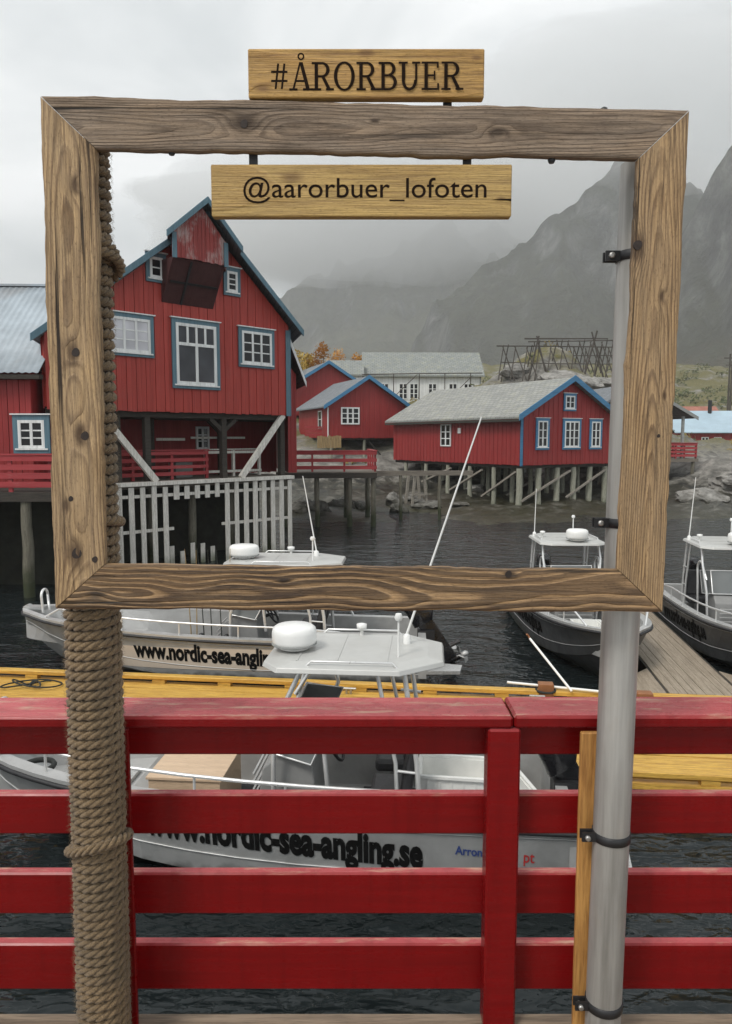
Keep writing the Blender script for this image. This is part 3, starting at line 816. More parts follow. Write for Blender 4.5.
# piles below the gallery
for x in (.4, 2.0, 3.6, 5.2, 6.8, 8.6):
    for y in (.6, 3.6, 6.8): pile(house, x, y, -FL - 1.3, GZ - .22, .14)

mb = MB(); mb.box(.4, W + .2, 2.2, 2.6, -FL - 2, GZ - .225); mb.build('shade_wall', 'shade_wall_black', house)  # wall added behind the front piles to make it dark below the gallery
# picket screen hanging from the gallery edge
random.seed(21)
scr = thing('picket_screen', 'bleached picket screen below the gallery of the big boathouse', 'fence', (A.x, A.y, 0), ang)
mb = MB(); mb.box(1.6, W + .15, -.12, .17, 2.84, 2.965); mb.build('top_rail', 'picket_wood', scr)
for z in (2.5, 1.35):
    for a, b in (((1.6, 4.1), (6.05, W + .1)) if z < 2 else ((1.6, W + .1),)):
        mb = MB(); mb.box(a, b, -.02, .05, z - .05, z + .05); mb.build('cross_rail', 'picket_wood', scr)
x = 1.65; k = 0
while x < W + .05:
    gap = 4.0 < x < 5.9
    z0 = 2.33 if gap else random.uniform(-.5, -.3)
    mb = MB(); mb.box(x, x + random.uniform(.17, .2), -.065, -.024, z0, 2.82 + random.uniform(-.05, .015)); mb.build('picket', 'picket_wood', scr)
    if gap and k % 1 == 0:
        mb = MB(); mb.box(x, x + .17, .3, .34, -.4, random.uniform(.35, .75)); mb.build('picket', 'picket_wood', scr)
    x += .41; k += 1

# ---------------------------------------------------------------- grey roofed warehouse at the frame's edge
ware = thing('warehouse', 'red warehouse with pale corrugated metal roof behind the gallery', 'house', (-11.4, 21.8, 2.95), R(2))
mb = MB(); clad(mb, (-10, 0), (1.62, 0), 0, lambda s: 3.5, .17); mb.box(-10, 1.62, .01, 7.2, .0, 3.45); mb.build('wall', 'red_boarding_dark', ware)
mb = MB(); n = 400; vs = []
for i in range(n + 1):
    x = -10.3 + 12.3 * i / n; dz = .014 * math.sin(2 * PI * x / .2)
    vs += [(x, -.4, 3.32 + dz), (x, 3.6, 6.5 + dz)]
mb.add(vs, [(2 * i, 2 * i + 2, 2 * i + 3, 2 * i + 1) for i in range(n)], True)
mb.add([(p[0], 7.6 - (p[1] + .4), p[2]) for p in vs], [(2 * i, 2 * i + 1, 2 * i + 3, 2 * i + 2) for i in range(n)], True)
rf = mb.build('roof', 'metal_roof', ware, fixn=False)
m_ = rf.modifiers.new('thick', 'SOLIDIFY'); m_.thickness = .02
mb = MB(); mb.box(-10.3, 2.0, 3.53, 3.67, 6.5, 6.57); mb.build('ridge_cap', 'metal_roof', ware)
mb = MB(); mb.box(-10.3, 2.0, -.36, -.05, 3.14, 3.27); mb.build('eave_board', 'dark_timber', ware)
window(ware, on_front(1.28 - .05, 1.15), .76, .82, 2, 3, trim=.15, bars=.04)
mb = MB(); mb.box(-10, 3.4, -1.8, 11, -.28, -.02); mb.build('gallery_floor', 'dark_timber', ware)
rail_run(ware, (-10, -1.7), (3.3, -1.7), -.02, 1.0, 4, .15)
for x in (-9, -6.5, -4, -1.8, .2, 2.0):
    for y in (-1.6, 1.5, 5): pile(ware, x, y, -4.2, -.28, .15)
mb = MB(); mb.box(-12, 3.6, .2, .6, -5, -.285); mb.build('shade_wall', 'shade_wall_black', ware)  # added dark backing that turns the space under the warehouse deck black
for x in (-3.2, -.8):
    brace(ware, (x, -1.6, -2.6), (x + 1.9, -1.6, -.4), .14, 'dark_timber')

# ---------------------------------------------------------------- right-hand cabin: long red rorbu on piles
A2, B2 = Vector((9.25, 44.5)), Vector((16.0, 48.5))
W2 = (B2 - A2).length; ang2 = rz_to(*(B2 - A2)); F2 = 2.86
cab = thing('stilt_cabin', 'long red cabin on pale stilts with grey slate roof and blue bargeboards', 'house', (A2.x, A2.y, F2), ang2)
D2 = 14.0; E2 = 2.95; Z2 = 5.1; X2 = W2 / 2
tf = lambda s: E2 + (Z2 - E2) * (1 - abs(s - X2) / X2)
mb = MB(); clad(mb, (0, 0), (W2, 0), -.1, tf, .2); mb.prism([(0, .01, -.05), (W2, .01, -.05), (W2, .01, E2), (X2, .01, Z2), (0, .01, E2)], (0, .15, 0)); mb.build('front_wall', 'red_boarding_deep', cab)
mb = MB(); clad(mb, (0, D2), (0, .02), -.1, lambda s: E2, .2, (-1, 0)); mb.box(0, .15, .17, D2, -.05, E2)
clad(mb, (W2, .02), (W2, D2), -.1, lambda s: E2, .2, (1, 0)); mb.box(W2 - .15, W2, .17, D2, -.05, E2); mb.build('side_wall', 'red_boarding_deep', cab)
mb = MB(); mb.box(.16, W2 - .16, .17, D2, -.3, -.08); mb.build('floor_beams', 'dark_timber', cab)
sl = (Z2 - E2) / X2
roof_pair(cab, -.55, W2 + .55, X2, E2 - .55 * sl + .03, E2 - .55 * sl + .03, Z2 + .03, -.45, D2 + .4, .13, 'slate_roof')
barge(cab, -.57, W2 + .57, X2, E2 - .57 * sl + .12, E2 - .57 * sl + .12, Z2 + .12, -.52, .36, 'bright_blue_trim', .06)
mb = MB(); mb.box(-.56, -.5, -.45, D2 + .4, E2 - .55 * sl - .14, E2 - .55 * sl + .0); mb.build('eave_board', 'dark_timber', cab)
mb = MB(); mb.box(-.07, .13, -.085, -.046, -.15, E2); mb.build('corner_board', 'bright_blue_trim', cab)
for x, wd in ((1.3, .8), (3.55, 1.25), (5.9, .8)):
    window(cab, on_front(x, .98 + (.0), -.05), wd, 1.6, 2 if wd < 1 else 3, 3, 'bright_blue_trim', trim=.16, bars=.045)
window(cab, on_front(X2 - .38, 3.35, -.05), .8, .8, 2, 2, 'bright_blue_trim', trim=.14, bars=.045)
window(cab, on_left(7.9, .98), 1.15, 1.5, 2, 3, None, bars=.06)
mb = MB(); mb.box(-.1, -.045, 5.7, 6.0, 1.85, 2.2); mb.build('wall_lamp', 'white_plastic', cab)
for i, x in enumerate((.2, 1.75, 3.3, 4.75, 6.2, W2 - .25)):
    for j, y in enumerate((.25, 2.6, 5.0, 7.4, 10.0, 12.6)):
        g = ground_z(*(Matrix.Rotation(ang2, 2) @ Vector((x, y)) + A2)) - F2
        pile(cab, x, y, min(g, -2.2) - .6, -.3, .19 if j == 0 else .15, 'pale_pile')
for (p, q) in (((.2, .1, -2.3), (4.3, .1, -.5)), ((4.0, .1, -2.2), (7.5, .1, -.5)), ((.05, 3.6, -2.2), (.05, .4, -.5)), ((.05, 3.6, -.5), (.05, 7, -2.0)), ((2.2, 3.6, -2.2), (6.4, 3.6, -.5)), ((.05, 6.9, -.5), (.05, 10.3, -1.6))):
    brace(cab, p, q, .14)

# ---------------------------------------------------------------- porch cabin behind it
por = thing('porch_cabin', 'grey roofed cabin with red railed porch above the rocks', 'house', (17.0, 51.2, 3.0), R(8))
mb = MB(); clad(mb, (-1.5, 2.2), (2.9, 2.2), -.1, lambda s: 2.6, .2); mb.box(-1.5, 2.9, 2.21, 9, -.05, 3.2); mb.build('wall', 'red_boarding_dark', por)
mb = MB(); mb.prism([(1.6, -.6, 5.0), (5.85, -.6, 2.75), (5.85, -.6, 2.9), (1.6, -.6, 5.15)], (0, 10, 0)); mb.prism([(1.598, -.6, 5.0), (-2.6, -.6, 2.75), (-2.6, -.6, 2.9), (1.598, -.6, 5.15)], (0, 10, 0)); mb.build('roof', 'slate_roof_dark', por)
mb = MB(); mb.prism([(1.7, -.64, 4.86), (5.9, -.64, 2.62), (5.9, -.64, 2.86), (1.7, -.64, 5.1)], (0, .05, 0)); mb.build('bargeboard', 'grey_board', por)
mb = MB(); mb.box(-1.5, 6.1, -.5, 9, -.25, -.02); mb.build('porch_floor', 'grey_timber', por)
for x in (3.0, 5.0): 
    mb = MB(); mb.box(x - .08, x + .08, -.3, -.14, 0, 3.2 - (x - 2) * .1); mb.build('porch_post', 'grey_board', por)
rail_run(por, (2.9, -.42), (6.0, -.42), -.02, 1.05, 4, .16)
rail_run(por, (6.0, -.42), (6.0, 4), -.02, 1.05, 4, .16)
for x in (.5, 2.2, 3.9, 5.8):
    for y in (-.3, 3.0): pile(por, x, y, -3.6, -.25, .13)

# ---------------------------------------------------------------- small cabins up the lane
def cabin(name, label, ox, oy, fz, a, w, d, e, z, roofm, trimm, wall='red_boarding_deep', side_left=True):
    h = thing(name, label, 'house', (ox, oy, fz), a)
    xm = w / 2; sl = (z - e) / xm
    f = lambda s: e + (z - e) * (1 - abs(s - xm) / xm)
    mb = MB(); clad(mb, (0, 0), (w, 0), -.1, f, .2); mb.prism([(0, .01, -.05), (w, .01, -.05), (w, .01, e), (xm, .01, z), (0, .01, e)], (0, .15, 0)); mb.build('front_wall', wall, h)
    mb = MB(); clad(mb, (0, d), (0, .02), -.1, lambda s: e, .2, (-1, 0)); mb.box(0, .15, .17, d, -.05, e)
    clad(mb, (w, .02), (w, d), -.1, lambda s: e, .2, (1, 0)); mb.box(w - .15, w, .17, d, -.05, e); mb.build('side_wall', wall, h)
    roof_pair(h, -.5, w + .5, xm, e - .5 * sl + .03, e - .5 * sl + .03, z + .03, -.45, d, .12, roofm)
    barge(h, -.52, w + .52, xm, e - .52 * sl + .1, e - .52 * sl + .1, z + .1, -.52, .32, trimm, .06)
    mb = MB(); mb.box(.16, w - .16, .17, d, -.25, -.06); mb.build('floor_beams', 'dark_timber', h)
    return h
b = cabin('lane_cabin', 'small red cabin with one white window between lane deck and slate roofed cabin', -2.95, 58.8, 4.5, R(20), 6.5, 9, 2.55, 4.65, 'slate_roof_dark', 'bright_blue_trim')
window(b, on_front(1.0, .98, -.05), 1.55, 1.35, 3, 3, None, bars=.07, frame=.11)
window(b, on_left(2.6, .7), 1.0, 1.4, 1, 2, None, bars=.05)
mb = MB(); mb.tube([(-.08, -.1, 2.3), (-.08, -.1, -.1)], .05, 8); mb.build('downpipe', 'white_trim', b)
for x in (.3, 3.1, 5.9):
    for y in (.3, 4): pile(b, x, y, -3.8, -.25, .12, 'pale_pile')
brace(b, (4.9, .2, -1.9), (3.4, .2, -.3), .1, 'dark_timber')
mb = MB()
for i in range(9):
    x = -1.1 + i * .22
    mb.box(x, x + .2, -.55, -.52, -.9 + random.uniform(0, .04), .05 + random.uniform(-.05, .05))
mb.build('plank_screen', 'tan_planks', b)
for zz in (.2, .5, .8):
    mb = MB(); mb.box(-1.6, -.2, 1.2, 1.24, zz - .8 + .7, zz - .8 + .82); mb.build('fence_board', 'red_rail_far', b)
c_ = cabin('upper_cabin', 'red gable with blue bargeboards peeping over the small lane cabin', -7.0, 69.5, 6.6, R(20), 7.2, 9, 2.6, 4.8, 'slate_roof_dark', 'bright_blue_trim')
for x in (.3, 5.6): pile(c_, x, .3, -3.0, -.25, .15)

# lane deck on piles with red railing
lane = thing('lane_deck', 'timber lane deck with red plank railing beside the big boathouse', 'deck', (-3.2, 36.2, 2.75), R(4))
for i in range(12):
    mb = MB(); mb.box(-1.2, 3.75, i * .75 + .01, i * .75 + .74, -.06, 0); mb.build('plank', 'grey_timber', lane)
mb = MB(); mb.box(-1.2, 3.75, .02, .2, -.32, -.065); mb.box(-1.2, 3.75, 4.2, 4.4, -.32, -.065); mb.build('bearer', 'dark_timber', lane)
rail_run(lane, (-1.0, .12), (3.72, .12), 0, 1.0, 3, .17)
rail_run(lane, (3.72, .12), (3.72, 5), 0, 1.0, 3, .17)
for x in (-.8, .8, 2.4, 3.6):
    for y in (.3, 4.3): pile(lane, x, y, -3.6, -.32, .13)
mb = MB(); mb.box(3.8, 9.2, 3.0, 3.25, -.35, -.1); mb.build('walkway_beam', 'grey_timber', lane)
for x in (5.3, 7.4): pile(lane, x, 3.1, -3.0, -.35, .09)

# old timber frames on the tidal flat
for (x, y, lab) in ((3.3, 45.5, 'weathered timber trestle on the tidal flat under the walkway'),):
    t_ = thing('trestle', lab, 'trestle', (x, y, ground_z(x, y) - .1), R(20))
    for a, b2 in (((-.5, 0, 0), (-.3, 0, 2.0)), ((.5, 0, 0), (.3, 0, 2.0)), ((-.5, 1, 0), (-.3, 1, 2.0)), ((.5, 1, 0), (.3, 1, 2.0))):
        mb = MB(); mb.beam(a, b2, .14); mb.build('leg', 'brace_wood', t_)
    for z in (.7, 1.9):
        for y_ in (-.09, 1.09):
            mb = MB(); mb.beam((-.5, y_, z), (.5, y_, z), .12, .05); mb.build('crossbar', 'brace_wood', t_)

# ---------------------------------------------------------------- white house on the rise
wh = thing('white_house', 'long white house with mossy slate roof on the rise', 'house', (.0, 84, 7.4), R(1.5))
L_ = 12.9
mb = MB(); clad(mb, (0, 0), (L_, 0), 0, lambda s: 4.1, .24); mb.box(0, L_, .01, 7, 0, 4.1); mb.prism([(L_, 0.02, 4.1), (L_, 7, 4.1), (L_, 3.5, 6.7)], (-.2, 0, 0)); mb.prism([(0, 0.02, 4.1), (0, 7, 4.1), (0, 3.5, 6.7)], (.2, 0, 0)); mb.build('wall', 'white_boarding', wh)
mb = MB()
for s in (0, 1):
    ya, yb = (-.5, 3.5) if s == 0 else (7.5, 3.502)
    mb.prism([(-.4, ya, 3.8), (L_ + .4, ya, 3.8), (L_ + .4, ya, 3.98), (-.4, ya, 3.98)][:0] or [(-.4, ya, 3.8), (-.4, yb, 6.75), (-.4, yb, 6.92), (-.4, ya, 3.97)], (L_ + .8, 0, 0))
mb.build('roof', 'slate_roof_old', wh)
for x in (1.6, 3.7, 4.9, 7.0, 9.3, 11.0):
    window(wh, on_front(x, 1.35, -.05), .95, 1.75, 2, 3, None, bars=.06)
mb = MB(); mb.box(-.05, .12, -.06, -.03, 0, 4.1); mb.box(L_ - .12, L_ + .05, -.06, -.03, 0, 4.1); mb.build('corner_board', 'grey_board', wh)
mb = MB(); mb.box(2.0, 2.6, 3.2, 3.8, 6.5, 7.5)
gh = thing('grey_shed', 'grey slate roofed shed between autumn trees and white house', 'house', (-4.2, 82, 9.3), R(2))
mb = MB(); clad(mb, (0, 0), (3.8, 0), 0, lambda s: 2.0, .24); mb.box(0, 3.8, .01, 4, 0, 2.0); mb.build('wall', 'white_boarding', gh)
mb = MB(); mb.prism([(-.2, -.4, 1.85), (-.2, 2, 3.6), (-.2, 2, 3.75), (-.2, -.4, 2.0)], (4.2, 0, 0)); mb.prism([(-.2, 4.4, 1.85), (-.2, 2.002, 3.6), (-.2, 2.002, 3.75), (-.2, 4.4, 2.0)], (4.2, 0, 0)); mb.build('roof', 'slate_roof_old', gh)

# bare rack frame in front of the white house
def rack(name, label, ox, oy, oz, a, runs, grp=None):
    t_ = thing(name, label, 'rack', (ox, oy, oz), a, grp)
    for p, q, r in runs:
        mb = MB(); p, q = Vector(p), Vector(q)
        mb.tube([p, (p + q) / 2 + Vector((0, 0, random.uniform(-.04, .04))), q], [r, r * .95, r * .85], 6); mb.build('pole', 'rack_wood', t_)
    return t_
runs = []
for x in (0, 2.6, 5.2, 7.8, 10.4):
    runs += [((x, 0, -2.5), (x, 0, 2.6), .06)]
runs += [((-.6, 0, 2.5), (11.6, 0, 2.65), .06), ((5.0, 0, 2.5), (2.6, 0, .2), .045), ((8.0, 0, -.2), (10.6, 0, 2.4), .045)]
rack('drying_rack', 'bare pole rack standing before the white house', .2, 76, 8.3, R(0), runs)
# large drying racks on the knoll
def hjell(ox, oy, oz, a, n, step, h, wd, label):
    runs = []
    for i in range(n):
        x = i * step
        runs += [((x - .75, -wd, 0), (x + .05, 0, h + random.uniform(-.1, .15)), .055), ((x + .75, -wd, 0), (x - .05, 0, h + random.uniform(-.1, .15)), .055)]
        if i % 2 == 0: runs += [((x + .2, wd, 0), (x + .5, 0, h + .15), .055)]
    runs += [((-.6, 0, h), ((n - 1) * step + .6, 0, h + .1), .06), ((-.3, -wd * .5, h * .52), ((n - 1) * step + .3, -wd * .5, h * .52), .045)]
    return rack('drying_rack', label, ox, oy, oz, a, runs, 'fish drying racks on the knoll')
hjell(12.3, 67.5, 9.5, R(9), 10, 1.12, 3.1, 1.0, 'pole fish drying rack sloping down the knoll towards the white house')
hjell(16.0, 71.5, 10.6, R(-3), 9, 1.05, 2.9, 1.0, 'fish drying rack of crossed poles along the crest of the knoll')
runs = [((0, 0, 0), (.9, 0, 4.0), .09), ((1.8, 0, 0), (.7, 0, 4.0), .08), ((5.0, 0, 0), (6.2, 0, 4.5), .09), ((7.0, 0, 0), (5.7, 0, 4.4), .08), ((-.4, 0, 3.75), (7.2, 0, 3.8), .07)]
rack('drying_rack', 'tall crossed end frames with a top pole on the knoll', 14.6, 67.5, 9.5, R(3), runs, 'fish drying racks on the knoll')

# ---------------------------------------------------------------- far shed roofs at the frame's edge
fs = thing('blue_roofed_shed', 'low red shed with pale blue metal roof beyond the rocks', 'house', (35.2, 84, 2.6), R(-3))
mb = MB(); clad(mb, (0, 0), (18, 0), 0, lambda s: 2.4, .24); mb.box(0, 18, .01, 9, 0, 2.4); mb.build('wall', 'red_boarding_dark', fs)
mb = MB(); mb.prism([(-.5, -.5, 2.35), (-.5, 4.5, 4.9), (-.5, 4.5, 5.0), (-.5, -.5, 2.45)], (19, 0, 0)); mb.prism([(-.5, 9.5, 2.35), (-.5, 4.502, 4.9), (-.5, 4.502, 5.0), (-.5, 9.5, 2.45)], (19, 0, 0)); mb.build('roof', 'metal_roof_blue', fs)
window(fs, on_front(2.6, .8), .8, 1.1, 2, 2, None, bars=.06); window(fs, on_front(4.0, .8), .8, 1.1, 2, 2, None, bars=.06)
mb = MB(); mb.tube([(5.0, 4, 4.5), (5.0, 4, 6.2)], .22, 10); mb.build('chimney', 'dark_metal', fs)
rs = thing('rusty_roofed_shed', 'shed with rusty red roof above the blue roof', 'house', (38.2, 97, 4.2), R(-2))
mb = MB(); clad(mb, (0, 0), (8, 0), 0, lambda s: 2.4, .24); mb.box(0, 8, .01, 6, 0, 2.4); mb.build('wall', 'red_boarding_dark', rs)
mb = MB(); mb.prism([(-.4, -.4, 2.3), (-.4, 3, 4.3), (-.4, 3, 4.4), (-.4, -.4, 2.4)], (8.8, 0, 0)); mb.prism([(-.4, 6.4, 2.3), (-.4, 3.002, 4.3), (-.4, 3.002, 4.4), (-.4, 6.4, 2.4)], (8.8, 0, 0)); mb.build('roof', 'rust_roof', rs)

# ================================================================ VEGETATION AND ROCKS
def leaf_mat(name, cols):
    t = NT(name)
    oi = t.n('ShaderNodeObjectInfo')
    n = t.noise(t.world(), .8, 4, .6); f = t.noise(t.world(), 7, 3, .6)
    c = t.ramp(t.math('ADD', t.math('MULTIPLY', n, .6), t.math('MULTIPLY', f, .4)), [(.32, cols[0]), (.5, cols[1]), (.66, cols[2])])
    MAT[name] = t.done(c, .7)
leaf_mat('autumn_leaves', ((.22, .09, .015), (.50, .22, .025), (.62, .36, .05)))
leaf_mat('heather_leaves', ((.09, .07, .015), (.20, .15, .03), (.30, .21, .05)))
leaf_mat('yellow_leaves', ((.16, .11, .02), (.40, .26, .035), (.52, .38, .07)))
leaf_mat('green_leaves', ((.025, .035, .012), (.06, .075, .022), (.12, .12, .035)))
plain('bark', (.09, .075, .06), .85, 0, .3, 9, .4)
def leaves(mb, c, r, n, s, rnd):
    for _ in range(n):
        d = Vector((rnd.gauss(0, 1), rnd.gauss(0, 1), rnd.gauss(0, 1))).normalized() * (rnd.random() ** .45)
        p = Vector(c) + Vector((d.x * r[0], d.y * r[1], d.z * r[2]))
        a = Vector((rnd.gauss(0, 1), rnd.gauss(0, 1), rnd.gauss(0, 1))).normalized(); b = a.orthogonal().normalized()
        q = s * rnd.uniform(.6, 1.3)
        mb.add([p - a * q, p + b * q * .6, p + a * q, p - b * q * .6], [(0, 1, 2, 3)])
def tree(x, y, h, mat, label, seed, grp):
    rnd = random.Random(seed); z = ground_z(x, y)
    t = thing('birch_tree', label, 'tree', (x, y, z - .1), rnd.uniform(0, 6), grp)
    mb = MB(); top = Vector((rnd.uniform(-.3, .3), rnd.uniform(-.3, .3), h * .85))
    mb.tube([(0, 0, 0), top * .5 + Vector((.1, 0, 0)), top], [.13, .08, .03], 7)
    for k in range(7):
        b0 = top * rnd.uniform(.3, .85); a = rnd.uniform(0, 6.3)
        mb.tube([b0, b0 + Vector((math.cos(a) * h * .18, math.sin(a) * h * .18, h * .14))], [.04, .015], 5)
    mb.build('trunk', 'bark', t)
    mb = MB()
    for k in range(16):
        zz = rnd.uniform(.35, 1.0); a = rnd.uniform(0, 6.3); rr = h * .24 * math.sin(PI * min(1, zz * .85 + .1)) * rnd.uniform(.3, 1)
        leaves(mb, (math.cos(a) * rr, math.sin(a) * rr, h * zz), (h * .13,) * 3, 75, .13, rnd)
    mb.build('crown', mat, t, fixn=False)
    return t
for i, (x, y, h, m) in enumerate(((-7.4, 78, 5.6, 'yellow_leaves'), (-6.3, 81, 5.2, 'yellow_leaves'), (-4.6, 79, 5.9, 'autumn_leaves'), (-3.2, 90, 6.6, 'autumn_leaves'), (-1.2, 93, 6.4, 'autumn_leaves'), (-8.6, 80, 5.0, 'yellow_leaves'))):
    tree(x, y, h, MAT[m], ['yellow green birch next to the boathouse gable', 'golden birch left of the orange one above the upper cabin', 'orange birch crown above the upper cabin ridge', 'rust birch behind the grey shed', 'thin orange birch by the white house gable', 'golden birch mostly hidden by the boathouse'][i], 40 + i, 'autumn birches behind the cabins')
# shrubs on the hill and knoll: a mass nobody could count
rnd = random.Random(3); mb = MB()
for k in range(260):
    x = rnd.uniform(26, 110); y = rnd.uniform(92, 190)
    leaves(mb, (x, y, ground_z(x, y) + .5), (1.6, 1.6, 1.0), 26, .34, rnd)
for k in range(60):
    x = rnd.uniform(-14, 34); y = rnd.uniform(60, 92)
    leaves(mb, (x, y, ground_z(x, y) + .15), (.7, .7, .45), 22, .16, rnd)
tag(mb.build('shrubs', 'green_leaves', fixn=False), 'low green shrubs covering the hill and the knoll', 'shrubs', kind='stuff')
rnd = random.Random(5); mb = MB()
for k in range(160):
    x = rnd.uniform(-12, 60); y = rnd.uniform(57, 130)
    leaves(mb, (x, y, ground_z(x, y) + .1), (.8, .8, .35), 18, .15, rnd)
tag(mb.build('heather', 'heather_leaves', fixn=False), 'yellowing heather and grass tufts between the rocks', 'heather', kind='stuff')

def rock_mat(name, a, b, c):
    t = NT(name)
    n = t.noise(t.coord(), 1.6, 8, .65, .4)
    ge = t.n('ShaderNodeNewGeometry'); sp = t.n('ShaderNodeSeparateXYZ'); t.l(ge.outputs['Position'], sp.inputs[0])
    col = t.ramp(n, [(.3, a), (.52, b), (.75, c)])
    zn = t.math('ADD', t.math('MULTIPLY', sp.outputs[2], .25), t.math('MULTIPLY', n, .35))
    col = t.mix(t.ramp(zn, [(.22, .9), (.45, 0)]), col, (.03, .028, .016))
    MAT[name] = t.done(col, .75, t.bump(n, .8, .12))
rock_mat('boulder_rock', (.10, .095, .085), (.24, .23, .21), (.42, .40, .37))
def boulder(x, y, sx, sy, sz, rz, label, grp, seed, sink=.35):
    rr_ = random.Random(seed * 7 + 1); planes = list(PLN[seed % 3])
    for _ in range(7):
        d_ = Vector((rr_.gauss(0, 1), rr_.gauss(0, 1), rr_.gauss(.2, .8))).normalized(); planes.append((d_.x, d_.y, d_.z, rr_.uniform(.5, .8)))
    bm = bmesh.new(); bmesh.ops.create_icosphere(bm, subdivisions=4, radius=1)
    for v in bm.verts:
        d = v.co.copy()
        q = 1 + .28 * fbm(d.x * 1.1 + seed, d.y * 1.1, d.z * 1.1, 4) + .16 * abs(fbm(d.x * 3 + seed, d.y * 3, d.z * 3, 4))
        for (nx_, ny_, nz_, lim) in planes:
            k = d.x * nx_ + d.y * ny_ + d.z * nz_
            if k > lim: d -= Vector((nx_, ny_, nz_)) * (k - lim) * .85
        v.co = Vector((d.x * q * sx, d.y * q * sy, d.z * q * sz))
    me = bpy.data.meshes.new('boulder'); bm.to_mesh(me); bm.free()
    me.materials.append(MAT['boulder_rock'])
    o = bpy.data.objects.new('boulder', me); C.objects.link(o)
    o.location = (x, y, ground_z(x, y) + sz * (1 - 2 * sink)); o.rotation_euler = (0, 0, rz)
    tag(o, label, 'boulder', grp)
PLN = [[(.6, -.6, .5, .55), (-.7, -.3, .6, .6), (0, 0, 1, .6)], [(-.5, -.7, .5, .5), (.8, .1, .55, .6), (0, -.2, .97, .55)], [(0, -.8, .6, .5), (.7, -.5, .5, .6), (-.8, .2, .5, .6)]]
rnd = random.Random(11)
G1 = 'boulders under the lane deck'
for k in range(13):
    boulder(rnd.uniform(-4.5, 2.0), rnd.uniform(42, 47), rnd.uniform(.5, 1.0), rnd.uniform(.4, .8), rnd.uniform(.35, .6), rnd.uniform(0, 6), 'one of the wet grey boulders under the lane deck', G1, k)
for k in range(9):
    boulder(rnd.uniform(2.5, 8), rnd.uniform(42.5, 52), rnd.uniform(.5, 1.3), rnd.uniform(.4, .8), rnd.uniform(.2, .4), rnd.uniform(0, 6), 'one of the low dark rocks on the tidal flat', 'rocks on the tidal flat', k + 20)
boulder(24.4, 46.3, 3.2, 2.6, 1.15, .4, 'large pale rock slab sloping beside the porch cabin piles', None, 33, .42)
boulder(29.0, 53.0, 3.6, 3.2, 1.0, 1.2, 'broad pale rock hump behind the sloping slab', None, 34, .42)
boulder(20.6, 45.0, 1.6, 1.4, .7, 2.0, 'dark seaweed covered rock at the foot of the pale slab', None, 35, .4)
boulder(25.0, 43.2, 2.4, 1.8, .8, 2.6, 'low weed fringed rock at the waterline under the slab', None, 36, .42)
for k, (x, y, s) in enumerate(((12.6, 66.5, 1.6), (15.0, 65.4, 2.0), (17.8, 65.2, 2.3), (20.6, 66.0, 2.2), (23.6, 67.0, 2.0), (14.0, 69.0, 1.4), (21.8, 69.5, 1.6))):
    boulder(x, y, s * 1.3, s, s * .5, k * 1.3, 'one of the pale lichen rocks on the knoll under the drying racks', 'rocks of the knoll', k + 60, .3)
# power poles on the hill
for (x, y, lab) in ((54.6, 112, 'taller lattice-less power pole on the hill'), (56.2, 116, 'shorter power pole beside the taller one on the hill')):
    t = thing('power_pole', lab.replace('lattice-less ', ''), 'pole', (x, y, ground_z(x, y) - .3))
    mb = MB(); mb.tube([(0, 0, 0), (0, 0, 9)], [.16, .11], 8); mb.build('shaft', 'rack_wood', t)
    mb = MB(); mb.box(-.9, .9, -.06, .06, 8.3, 8.45); mb.build('crossarm', 'rack_wood', t)

# ================================================================ FLOATING DOCKS
pang = math.atan2(-1.1, 9.17)
pont = thing('pontoon', 'long yellow timber pontoon between the two aluminium boats', 'pontoon', (-6.5, 12.72, 0), pang)
PW = 2.95; PT = .26
n = 20
for i in range(n):
    y0 = -PW + .17 + i * (PW - .34) / n
    mb = MB(); mb.box(-4, 20, y0 + .004, y0 + (PW - .34) / n - .004, PT - .05 + random.uniform(-.004, .004), PT + random.uniform(-.004, .004)); mb.build('plank', 'yellow_plank', pont)
for yy in (-.15, -PW + .01):
    mb = MB(); mb.box(-4, 20, yy, yy + .14, -.25, PT - .02); mb.build('side_beam', 'yellow_plank', pont)
    x = -4
    while x < 20:
        mb = MB(); mb.box(x, x + .22, yy + .01, yy + .13, PT - .015, PT + .05); mb.build('kerb_block', 'yellow_plank', pont); x += 1.15
    mb = MB(); mb.bbox(-4, 20, yy, yy + .14, PT + .052, PT + .125, .01); mb.build('kerb_beam', 'yellow_plank', pont)
mb = MB()
for k in range(10): mb.tube([(-3.9 + k * 2.4, -PW - .05, .12), (-3.9 + k * 2.4 + 2.3, -PW - .05, .12)], .07, 10)
mb.build('fender', 'black_rubber', pont)
mb = MB(); mb.box(-3.9, 19.9, -PW + .2, -.2, -.5, PT - .08); mb.build('float', 'dark_timber', pont)
for x in (6.3, 9.3, 14.0):
    mb = MB(); mb.tube([(x - .12, -.3, PT + .09), (x + .12, -.3, PT + .09)], .022, 8); mb.box(x - .05, x - .02, -.32, -.28, PT, PT + .09); mb.box(x + .02, x + .05, -.32, -.28, PT, PT + .09); mb.build('cleat', 'bolt_steel', pont)

